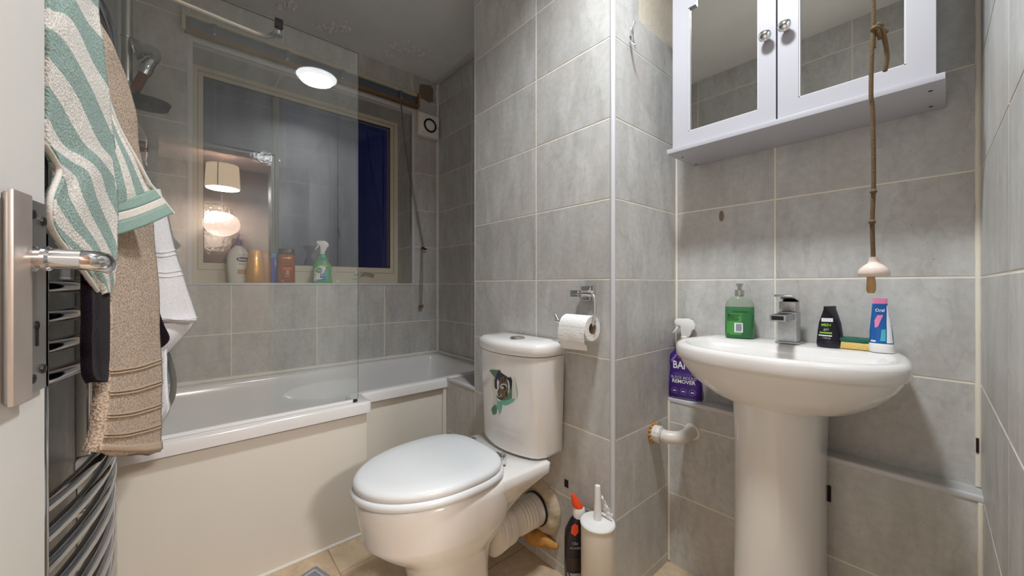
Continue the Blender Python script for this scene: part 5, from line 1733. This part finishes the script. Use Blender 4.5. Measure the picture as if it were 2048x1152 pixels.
# coat hook
hq = P(1263, 70, Y=YR)
hk = thing('coat_hook', 'small chrome double hook on the boxing return', 'hook', hq)
HK = lambda u, v, o: P(u, v, Y=YR - o) - hq
boxobj('hook_plate', (-0.006, -0.004, -0.022), (0.006, -0.0005, 0.022), 'chrome', hk, 0.0015)
tubeobj('upper_hook', [HK(1262, 72, 0.004), HK(1263, 64, 0.008), HK(1266, 55, 0.016), HK(1269, 44, 0.020)], [0.0042, 0.004, 0.0034, 0.0036], 'chrome', hk, 10, 5)
tubeobj('lower_hook', [HK(1262, 82, 0.004), HK(1264, 86, 0.012), HK(1269, 90, 0.022), HK(1271, 96, 0.024)], [0.0042, 0.004, 0.0038, 0.0042], 'chrome', hk, 10, 5)

# ================================================================== BOTTLES ON THE WINDOW SILL
SZ = WZ0 - 0.0008
def sillpos(u, Y):
    dx, dy, _ = ray(u, 560)
    return Vector((Y * dx / dy, Y, SZ))
def bottle(name, label, u, Y, rings_, mat, e=2.4, rot=None, cat='bottle'):
    p_ = sillpos(u, Y)
    t = thing(name, label, cat, p_, face_cam(p_.x, p_.y) if rot is None else rot)
    bm_ = bmesh.new()
    loft(bm_, [superell(a, b, 32, e, z) for z, a, b in rings_])
    meshobj('body', bm_, mat, t, True, 55)
    return t
def ringfn(R_, e, off=0.0008, cx=0.0):
    def fn(x, z, o=off):
        for k in range(len(R_) - 1):
            if z <= R_[k + 1][0]:
                break
        f = max(0, min(1, (z - R_[k][0]) / (R_[k + 1][0] - R_[k][0])))
        a = R_[k][1] * (1 - f) + R_[k + 1][1] * f
        b = R_[k][2] * (1 - f) + R_[k + 1][2] * f
        d = min(abs(x / a), 0.99)
        return Vector((x, -b * (1 - d ** e) ** (1 / e) - o, z))
    return fn
LR = [(0.001, 0.036, 0.024), (0.006, 0.041, 0.029), (0.05, 0.046, 0.032), (0.10, 0.050, 0.033), (0.14, 0.0485, 0.032), (0.165, 0.042, 0.029), (0.185, 0.030, 0.024), (0.196, 0.019, 0.019), (0.200, 0.017, 0.017)]
lo_ = bottle('lotion_bottle', 'white pump bottle with violet pump at the left of the sill', 477, 2.450, LR, 'lotion_white', 2.2)
latheobj('pump_collar', [(0.0175, 0.2002), (0.0185, 0.202), (0.018, 0.220), (0.012, 0.228), (0.008, 0.230)], 'violet_plastic', lo_, 24)
bm = bmesh.new()
lathe(bm, [(0.005, 0.229), (0.005, 0.256), (0.009, 0.257), (0.009, 0.266), (0.006, 0.268)], 16)
box(bm, (0.0, -0.005, 0.258), (0.048, 0.005, 0.266))
meshobj('pump_head', bm, 'violet_plastic', lo_, True)
lf = ringfn(LR, 2.2)
patch('logo_oval', disc(0.024, 0.128, 0.027, 0.013, 20), 'navy_print', lo_, lambda x, z: lf(x - 0.006, z, 0.0008), 1)
lettering('brand_print', 'Sanex', 0.0175, 'white_print', lo_, lambda x, z: lf(x * 0.95 + 0.018, z + 0.128, 0.0014), True)
lettering('print', 'Expert', 0.0105, 'navy_print', lo_, lambda x, z: lf(x + 0.016, z + 0.104), True)
lettering('print', 'SKIN CARE', 0.006, 'black', lo_, lambda x, z: lf(x + 0.014, z + 0.152), True)
patch('peach_panel', rect(-0.004, 0.044, 0.050, 0.076), 'peach_print', lo_, lf, 5)
patch('print_line', rect(0.008, 0.030, 0.034, 0.036), 'grey_print', lo_, lf, 3)
GR = [(0.001, 0.036, 0.022), (0.005, 0.0395, 0.025), (0.06, 0.0395, 0.025), (0.10, 0.037, 0.024), (0.14, 0.033, 0.022), (0.170, 0.028, 0.019), (0.177, 0.025, 0.017), (0.179, 0.021, 0.014)]
gb = bottle('gold_shampoo_bottle', 'large gold shampoo bottle next to the white pump bottle', 511, 2.385, GR, 'gold_plastic', 2.4)
gf = ringfn(GR, 2.4)
lettering('print', 'L\'OREAL', 0.009, 'gold_dark', gb, lambda x, z: gf(x, z + 0.142), True)
lettering('print', 'EXTRAORDINARY', 0.006, 'gold_dark', gb, lambda x, z: gf(x, z + 0.120), True)
lettering('print', 'Oil', 0.014, 'gold_dark', gb, lambda x, z: gf(x, z + 0.090), True)
patch('print_line', rect(-0.022, 0.022, 0.062, 0.064), 'gold_dark', gb, gf, 4)
patch('print_line', rect(-0.026, 0.026, 0.036, 0.038), 'gold_dark', gb, gf, 4)
patch('base_band', rect(-0.036, 0.036, 0.004, 0.022), 'gold_dark', gb, gf, 6)
G2 = [(0.001, 0.022, 0.016), (0.005, 0.025, 0.019), (0.10, 0.025, 0.019), (0.15, 0.022, 0.017), (0.172, 0.019, 0.015), (0.176, 0.016, 0.012)]
g2b = bottle('brown_conditioner_bottle', 'slim amber bottle half hidden behind the gold shampoo', 531, 2.445, G2, 'gold_dark', 2.4)
patch('gold_stripe', rect(0.014, 0.017, 0.08, 0.12), 'gold_plastic', g2b, ringfn(G2, 2.4), 3)
B2 = [(0.001, 0.022, 0.018), (0.004, 0.0245, 0.020), (0.138, 0.0245, 0.020), (0.145, 0.021, 0.018)]
bb = bottle('blue_shampoo_bottle', 'blue bottle with light blue cap behind the amber shower gel', 549.5, 2.46, B2, 'blue_plastic', 2.4)
bm = bmesh.new()
loft(bm, [superell(0.0205, 0.0175, 28, 2.2, 0.1452), superell(0.021, 0.018, 28, 2.2, 0.147), superell(0.019, 0.016, 28, 2.2, 0.172), superell(0.017, 0.014, 28, 2.2, 0.174)])
meshobj('cap', bm, 'cyan_plastic', bb, True, 50)
O2 = [(0.001, 0.038, 0.020), (0.004, 0.041, 0.023), (0.15, 0.041, 0.023), (0.160, 0.039, 0.022), (0.163, 0.037, 0.020)]
ob = bottle('amber_gel_bottle', 'amber shower gel bottle with dark brown cap on the sill', 573, 2.405, O2, 'liquid_amber', 3.0)
bm = bmesh.new()
loft(bm, [superell(0.039, 0.0225, 32, 3, 0.1635), superell(0.0405, 0.0235, 32, 3, 0.165), superell(0.0405, 0.0235, 32, 3, 0.192), superell(0.038, 0.021, 32, 3, 0.195)])
meshobj('cap', bm, 'brown_cap', ob, True, 50)
of = ringfn(O2, 3.0)
patch('gold_header', rect(-0.024, 0.026, 0.140, 0.146), 'gold_plastic', ob, of, 3)
lettering('brand_print', 'imperial', 0.013, 'brown_cap', ob, lambda x, z: of(x + 0.004, z + 0.114), True, sx=0.9)
lettering('brand_print', 'LEATHER', 0.0115, 'brown_cap', ob, lambda x, z: of(x + 0.004, z + 0.100), True, sx=0.9)
patch('orange_strip', rect(-0.018, 0.026, 0.078, 0.090), 'orange_cap', ob, of, 3)
patch('pale_pillar', [(-0.004, 0.050), (0.014, 0.050), (0.012, 0.076), (-0.002, 0.076)], 'peach_print', ob, of, 3)
lettering('print', 'Shower', 0.007, 'white_print', ob, lambda x, z: of(x + 0.004, z + 0.042), True)
lettering('print', 'gel', 0.007, 'white_print', ob, lambda x, z: of(x - 0.018, z + 0.018), True)
D2 = [(0.001, 0.050, 0.026), (0.005, 0.054, 0.029), (0.030, 0.050, 0.029), (0.065, 0.047, 0.028), (0.095, 0.049, 0.028), (0.115, 0.045, 0.027), (0.130, 0.034, 0.024), (0.150, 0.026, 0.021), (0.168, 0.021, 0.019), (0.176, 0.016, 0.016)]
db = bottle('green_spray_bottle', 'green cleaning spray bottle with white trigger head on the sill', 645, 2.43, D2, 'green_plastic', 2.6, cat='spray bottle')
trigger(db, 0.190, 0.95, 'white_plastic')
dfn = ringfn(D2, 2.6)
patch('white_label', [(-0.045, 0.018), (0.012, 0.018), (0.026, 0.060), (0.020, 0.104), (-0.012, 0.108), (-0.042, 0.088)], 'white_print', db, dfn, 4)
patch('teal_fade', [(-0.006, 0.018), (0.024, 0.018), (0.030, 0.070), (0.020, 0.098), (0.004, 0.060)], 'teal_print', db, lambda x, z: dfn(x, z, 0.0012), 3)
patch('logo_disc', disc(-0.018, 0.080, 0.017, 0.017, 18), 'green_print', db, lambda x, z: dfn(x, z, 0.0014), 1)
lettering('brand_print', 'Dettol', 0.010, 'white_print', db, lambda x, z: dfn(x - 0.018, z + 0.080, 0.0019), True)
patch('red_flag', [(0.002, 0.110), (0.030, 0.112), (0.026, 0.092)], 'red_print', db, lambda x, z: dfn(x, z, 0.0016), 3)
lettering('print', 'NEW', 0.008, 'white_print', db, lambda x, z: dfn(x + 0.019, z + 0.106, 0.0021), True)
patch('blue_panel', rect(-0.014, 0.016, 0.036, 0.062), 'blue_print', db, lambda x, z: dfn(x, z, 0.0018), 4)
lettering('print', 'MOULD &', 0.0075, 'white_print', db, lambda x, z: dfn(x + 0.000, z + 0.056, 0.0023), True)
lettering('print', 'MILDEW', 0.0075, 'white_print', db, lambda x, z: dfn(x + 0.000, z + 0.048, 0.0023), True)
patch('blue_swoosh', [(-0.040, 0.022), (-0.010, 0.018), (0.020, 0.022), (0.022, 0.032), (-0.010, 0.028)], 'blue_print', db, lambda x, z: dfn(x, z, 0.0020), 3)
patch('blue_neck', [(-0.018, 0.136), (0.016, 0.138), (0.010, 0.160), (-0.012, 0.156)], 'blue_print', db, dfn, 3)

# ================================================================== TOWEL RADIATOR
RXR, RXB = -0.172, 0.040       # rail plane and bow of the bars
RY0, RY1 = 0.86, 1.440
rad = thing('towel_radiator', 'bowed chrome ladder towel radiator behind the door', 'towel radiator', (XF, (RY0 + RY1) / 2, 0.30))
RO = Vector((XF, (RY0 + RY1) / 2, 0.30))
for yy in (RY0, RY1):
    tubeobj('rail', [Vector((RXR, yy, 0.32)) - RO, Vector((RXR, yy, 1.66)) - RO], 0.016, 'radiator_chrome', rad, 18)
def barpts():
    return [Vector((RXR - XF + RXB * (1 - (2 * i / 14 - 1) ** 2), (RY1 - RY0) * (i / 14 - 0.5), 0)) for i in range(15)]
bm = bmesh.new()
tube(bm, barpts(), 0.0112, 14)
bar0 = meshobj('bar', bm, 'radiator_chrome', rad, True, 60)
zs_ = [0.36 + 0.046 * i for i in range(8)] + [0.875 + 0.046 * i for i in range(6)] + [1.29 + 0.046 * i for i in range(7)]
bar0.location = (0, 0, zs_[0] - RO.z)
for z_ in zs_[1:]:
    b_ = bar0.copy()
    COL.objects.link(b_)
    b_.parent = rad
    b_.location = (0, 0, z_ - RO.z)
for yy in (RY0, RY1):
    for z_ in (0.42, 1.56):
        tubeobj('wall_bracket', [Vector((RXR, yy + 0.0, z_ + 0.02)) - RO, Vector((XF + 0.001, yy, z_ + 0.02)) - RO], [0.010, 0.010, 0.016], 'chrome', rad, 12)

# ================================================================== TOWELS
def lerp(a, b, t):
    return a + (b - a) * t
def towel_part(name, rows, mat, parent, org, nc=26, nr=48, fold=0.0, nf=2.0, th=0.007, uvf=None, seed=0.0, edge=0.0):
    """cloth sheet: rows of (v, uL, uR, YL, YR) give its outline in the place; folds ripple it"""
    bm_ = bmesh.new()
    uvl = bm_.loops.layers.uv.new('UVMap')
    cr = catmull([Vector((r[0], r[1], r[2])) for r in rows], 8)
    cY = catmull([Vector((r[3], r[4], 0)) for r in rows], 8)
    def point(s, q, out=0.0):
        k = max(0, min(int(q), len(cr) - 2))
        a, b = cr[k].lerp(cr[k + 1], q - k), cY[k].lerp(cY[k + 1], q - k)
        i = q / (len(cr) - 1) * (nr - 1)
        u = lerp(a.y, a.z, s) + edge * noise.noise(Vector((i * 0.15, s * 3, seed)))
        p_ = P(u, a.x, Y=lerp(b.x, b.y, s))
        w_ = fold * math.sin(s * nf * 2 * PI + seed + 0.6 * math.sin(i * 0.12)) + fold * 0.6 * noise.noise(Vector((s * 3, i / nr * 4, seed)))
        return p_ + Vector((p_.x, p_.y, 0)).normalized() * w_ + Vector((0.93, -0.37, 0)) * out - org
    def at_v(v):
        for k in range(len(cr) - 1):
            if cr[k].x <= v <= cr[k + 1].x:
                return k + (v - cr[k].x) / max(cr[k + 1].x - cr[k].x, 1e-6)
        return 0.0 if v < cr[0].x else len(cr) - 1.001
    g_ = [[point(j / (nc - 1), i / (nr - 1) * (len(cr) - 1)) for j in range(nc)] for i in range(nr)]
    vv = [[bm_.verts.new(p_) for p_ in r] for r in g_]
    for i in range(nr - 1):
        for j in range(nc - 1):
            f = bm_.faces.new((vv[i][j], vv[i][j + 1], vv[i + 1][j + 1], vv[i + 1][j]))
            for lp, (ii, jj) in zip(f.loops, ((i, j), (i, j + 1), (i + 1, j + 1), (i + 1, j))):
                s, r = jj / (nc - 1), ii / (nr - 1)
                lp[uvl].uv = uvf(s, r) if uvf else (s, r)
    o = meshobj(name, bm_, mat, parent, True, 180)
    sm = o.modifiers.new('cloth_thickness', 'SOLIDIFY')
    sm.thickness = th
    sm.offset = 0
    return lambda s, v, out=0.0: point(s, at_v(v), out)
def band_on(name, surf, v0, wv, mat, parent, tilt=0.0, out=0.012, s0=0.01, s1=0.99, th=0.004, bow=0.0):
    """a woven band lying on a cloth sheet"""
    bm_ = bmesh.new()
    nc = 30
    vv = []
    for i in range(4):
        vv.append([bm_.verts.new(surf(lerp(s0, s1, j / (nc - 1)), v0 + wv * i / 3 - tilt * (j / (nc - 1)) ** 1.4 + bow * math.sin(PI * j / (nc - 1)), out)) for j in range(nc)])
    for i in range(3):
        for j in range(nc - 1):
            bm_.faces.new((vv[i][j], vv[i][j + 1], vv[i + 1][j + 1], vv[i + 1][j]))
    o = meshobj(name, bm_, mat, parent, True, 180)
    sm = o.modifiers.new('cloth_thickness', 'SOLIDIFY')
    sm.thickness = th
    sm.offset = 0
    return o
tw0 = P(205, 585, Y=0.95)
stt = thing('striped_towel', 'green and white striped towel hung in front of the radiator', 'towel', tw0)
# hanging front fold, stripes running diagonally
towel_part('front_fold', [(-40, 86, 190, 0.66, 0.92), (10, 86, 190, 0.66, 0.92), (60, 87, 196, 0.66, 0.92), (130, 86, 204, 0.67, 0.93), (200, 86, 214, 0.68, 0.95), (280, 86, 222, 0.69, 0.97), (320, 108, 226, 0.72, 0.97), (350, 116, 228, 0.73, 0.97), (400, 98, 229, 0.70, 0.97), (450, 100, 230, 0.71, 0.97), (500, 132, 228, 0.77, 0.96), (540, 166, 226, 0.83, 0.95), (570, 186, 222, 0.88, 0.95), (586, 196, 214, 0.90, 0.94)],
           'towel_striped', stt, tw0, 40, 90, 0.012, 1.2, 0.010, lambda s, r: (r * 7.4 - s * 2.3 * (0.4 + r), r), 1.0, 3.0)
# fold behind it, stripes running down, with a woven hem
towel_part('back_fold', [(20, 120, 158, 0.950, 0.970), (80, 128, 176, 0.950, 0.990), (150, 150, 203, 0.950, 1.000), (200, 170, 218, 0.950, 1.010), (260, 190, 240, 0.960, 1.030), (320, 205, 274, 0.960, 1.050), (365, 212, 298, 0.964, 1.074), (390, 214, 310, 0.966, 1.086), (408, 215, 300, 0.968, 1.080)],
           'towel_striped', stt, tw0, 30, 60, 0.010, 0.8, 0.010, lambda s, r: (s * 2.55 + 0.62, r), 4.0, 1.0)
hem = [(390, 405, 312, 321), (405, 424, 321, 333), (424, 446, 333, 346)]
def hemrows(f0, f1):
    rows_ = []
    for k in range(4):
        f = lerp(f0, f1, k / 3)
        rows_.append((lerp(386, 452, f), 219, lerp(311, 346, f), 1.03, lerp(1.15, 1.17, f)))
    return rows_
# hem bands slope with the cloth edge
def hem_part(name, f0, f1, mat):
    bm_ = bmesh.new()
    nc, nr = 24, 6
    vv = []
    for i in range(nr):
        f = lerp(f0, f1, i / (nr - 1))
        row = []
        for j in range(nc):
            s = j / (nc - 1)
            uL, vL = 218 + 10 * s * 0, lerp(402, 474, f)
            uR, vR = lerp(308, 346, f), lerp(378, 426, f)
            u, v = lerp(uL, uR, s), lerp(vL, vR, s) + 4 * math.sin(s * PI)
            p_ = P(u, v, Y=lerp(0.958, lerp(1.08, 1.10, f), s) + 0.006 * math.sin(s * 6))
            row.append(bm_.verts.new(p_ - tw0))
        vv.append(row)
    for i in range(nr - 1):
        for j in range(nc - 1):
            bm_.faces.new((vv[i][j], vv[i][j + 1], vv[i + 1][j + 1], vv[i + 1][j]))
    o = meshobj(name, bm_, mat, stt, True, 180)
    sm = o.modifiers.new('cloth_thickness', 'SOLIDIFY')
    sm.thickness = 0.006
    sm.offset = 0
hem_part('hem_band', 0.0, 0.36, 'towel_hem_green')
hem_part('hem_band', 0.36, 0.62, 'towel_hem_white')
hem_part('hem_band', 0.62, 1.0, 'towel_hem_green')
tubeobj('selvedge', [P(u, v, Y=y) - tw0 for u, v, y in ((203, 150, 0.998), (218, 205, 1.008), (241, 262, 1.028), (275, 322, 1.048), (299, 366, 1.068), (312, 382, 1.078), (347, 427, 1.098))], 0.0030, 'towel_hem_white', stt, 8, 6)
tubeobj('selvedge', [P(u, v, Y=y) - tw0 for u, v, y in ((86, 285, 0.688), (108, 318, 0.716), (118, 345, 0.728), (100, 395, 0.698), (98, 440, 0.700), (110, 470, 0.728), (134, 502, 0.768), (166, 542, 0.828), (194, 582, 0.895))], 0.0032, 'towel_hem_white', stt, 8, 6)
tubeobj('loose_thread', [P(u, v, Y=0.93) - tw0 for u, v in ((194, 575), (197, 590), (195, 605), (186, 623))], 0.0012, 'towel_hem_white', stt, 6, 4)

tb0 = P(245, 915, Y=1.20)
bt_ = thing('beige_towel', 'long beige terry towel with ribbed bands hanging over the radiator', 'towel', tb0)
brow = [(50, 172, 186, 0.95, 1.00), (90, 176, 212, 0.95, 1.05), (150, 178, 238, 0.96, 1.15), (220, 184, 258, 0.98, 1.20), (300, 190, 268, 1.0, 1.22), (400, 198, 290, 1.0, 1.24), (500, 206, 300, 1.0, 1.25), (600, 206, 307, 1.0, 1.26), (700, 203, 311, 1.0, 1.27), (780, 202, 313, 1.0, 1.27), (850, 194, 312, 0.99, 1.27), (895, 184, 311, 0.98, 1.27), (905, 181, 308, 0.98, 1.26)]
bsurf = towel_part('terry_sheet', brow, 'towel_beige', bt_, tb0, 34, 90, 0.008, 0.6, 0.022, None, 2.0, 2.5)
for v0 in (741, 784, 830, 871):
    for dv in (0, 6):
        band_on('ribbed_band', bsurf, v0 + dv, 3.2, 'towel_beige_flat', bt_, 24, 0.0125)
band_on('hem', bsurf, 893, 16, 'towel_beige_flat', bt_, 10, 0.0118, 0.0, 1.0)

tv0 = P(345, 690, Y=1.40)
wt = thing('white_towel', 'white towel folded and hanging at the outer end of the radiator', 'towel', tv0)
wsurf = towel_part('upper_fold', [(380, 268, 315, 1.33, 1.40), (440, 280, 330, 1.33, 1.41), (500, 284, 344, 1.33, 1.42), (560, 288, 364, 1.33, 1.43), (610, 296, 381, 1.33, 1.44), (634, 304, 389, 1.33, 1.44), (642, 310, 390, 1.33, 1.44)],
           'towel_white', wt, tv0, 26, 50, 0.010, 0.7, 0.014, None, 0.5, 1.0)
towel_part('under_fold', [(640, 312, 389, 1.39, 1.46), (656, 316, 378, 1.39, 1.46), (672, 320, 362, 1.39, 1.45), (690, 318, 345, 1.39, 1.44), (704, 305, 332, 1.38, 1.43), (716, 300, 320, 1.38, 1.42)],
           'towel_white', wt, tv0, 20, 30, 0.008, 0.6, 0.012, None, 3.0, 1.0)
towel_part('lower_fold', [(690, 298, 333, 1.36, 1.42), (720, 298, 334, 1.36, 1.42), (760, 300, 335, 1.36, 1.42), (800, 302, 338, 1.36, 1.42), (818, 304, 338, 1.36, 1.42), (836, 304, 328, 1.36, 1.41), (850, 304, 314, 1.36, 1.39)],
           'towel_white', wt, tv0, 18, 40, 0.010, 1.3, 0.014, None, 1.7, 1.5)
for vv0 in (499, 507, 539, 548, 634):
    band_on('woven_ridge', wsurf, vv0, 2.0, 'towel_white', wt, 0.0, 0.0085, 0.02, 0.98, 0.003, 5.0)
td0 = P(300, 720, Y=1.34)
dt = thing('dark_towel', 'dark plum towel mostly hidden behind the beige one', 'towel', td0)
towel_part('inner_fold', [(470, 172, 210, 0.87, 0.95), (560, 173, 210, 0.87, 0.95), (640, 172, 210, 0.87, 0.95), (700, 171, 210, 0.87, 0.95), (745, 174, 208, 0.87, 0.95), (764, 182, 206, 0.88, 0.95)],
           'towel_dark', dt, td0, 18, 36, 0.004, 1.0, 0.012, None, 0.3, 1.5)
towel_part('outer_fold', [(560, 262, 300, 1.29, 1.33), (620, 262, 314, 1.29, 1.33), (650, 262, 325, 1.29, 1.33), (675, 262, 336, 1.29, 1.34), (690, 262, 326, 1.29, 1.34), (700, 262, 312, 1.29, 1.33), (712, 262, 306, 1.29, 1.33)],
           'towel_dark', dt, td0, 18, 30, 0.003, 1.0, 0.010, None, 0.3, 1.0)

# ================================================================== BATH MAT
mc = P(633, 1136, Z=0.004)
mat_ = thing('bath_mat', 'grey tufted bath mat, one corner showing on the floor', 'bath mat', mc, 0.0)
mat_.rotation_euler = (0, 0, math.radians(-163))
bm = bmesh.new()
loft(bm, [[Vector((x, y, z)) for x, y in ((0.0, 0.0), (0.40, 0.0), (0.40, 0.44), (0.0, 0.44))] for z in (0.0005, 0.010)])
bevelled(bm, 0.004, 2)
meshobj('pile', bm, 'mat_grey', mat_, True)
bm = bmesh.new()
ins = 0.018
tube(bm, [(ins, ins, 0.011), (0.40 - ins, ins, 0.011), (0.40 - ins, 0.44 - ins, 0.011), (ins, 0.44 - ins, 0.011), (ins, ins, 0.011)], 0.004, 8)
meshobj('border_seam', bm, 'grey_print', mat_, True)
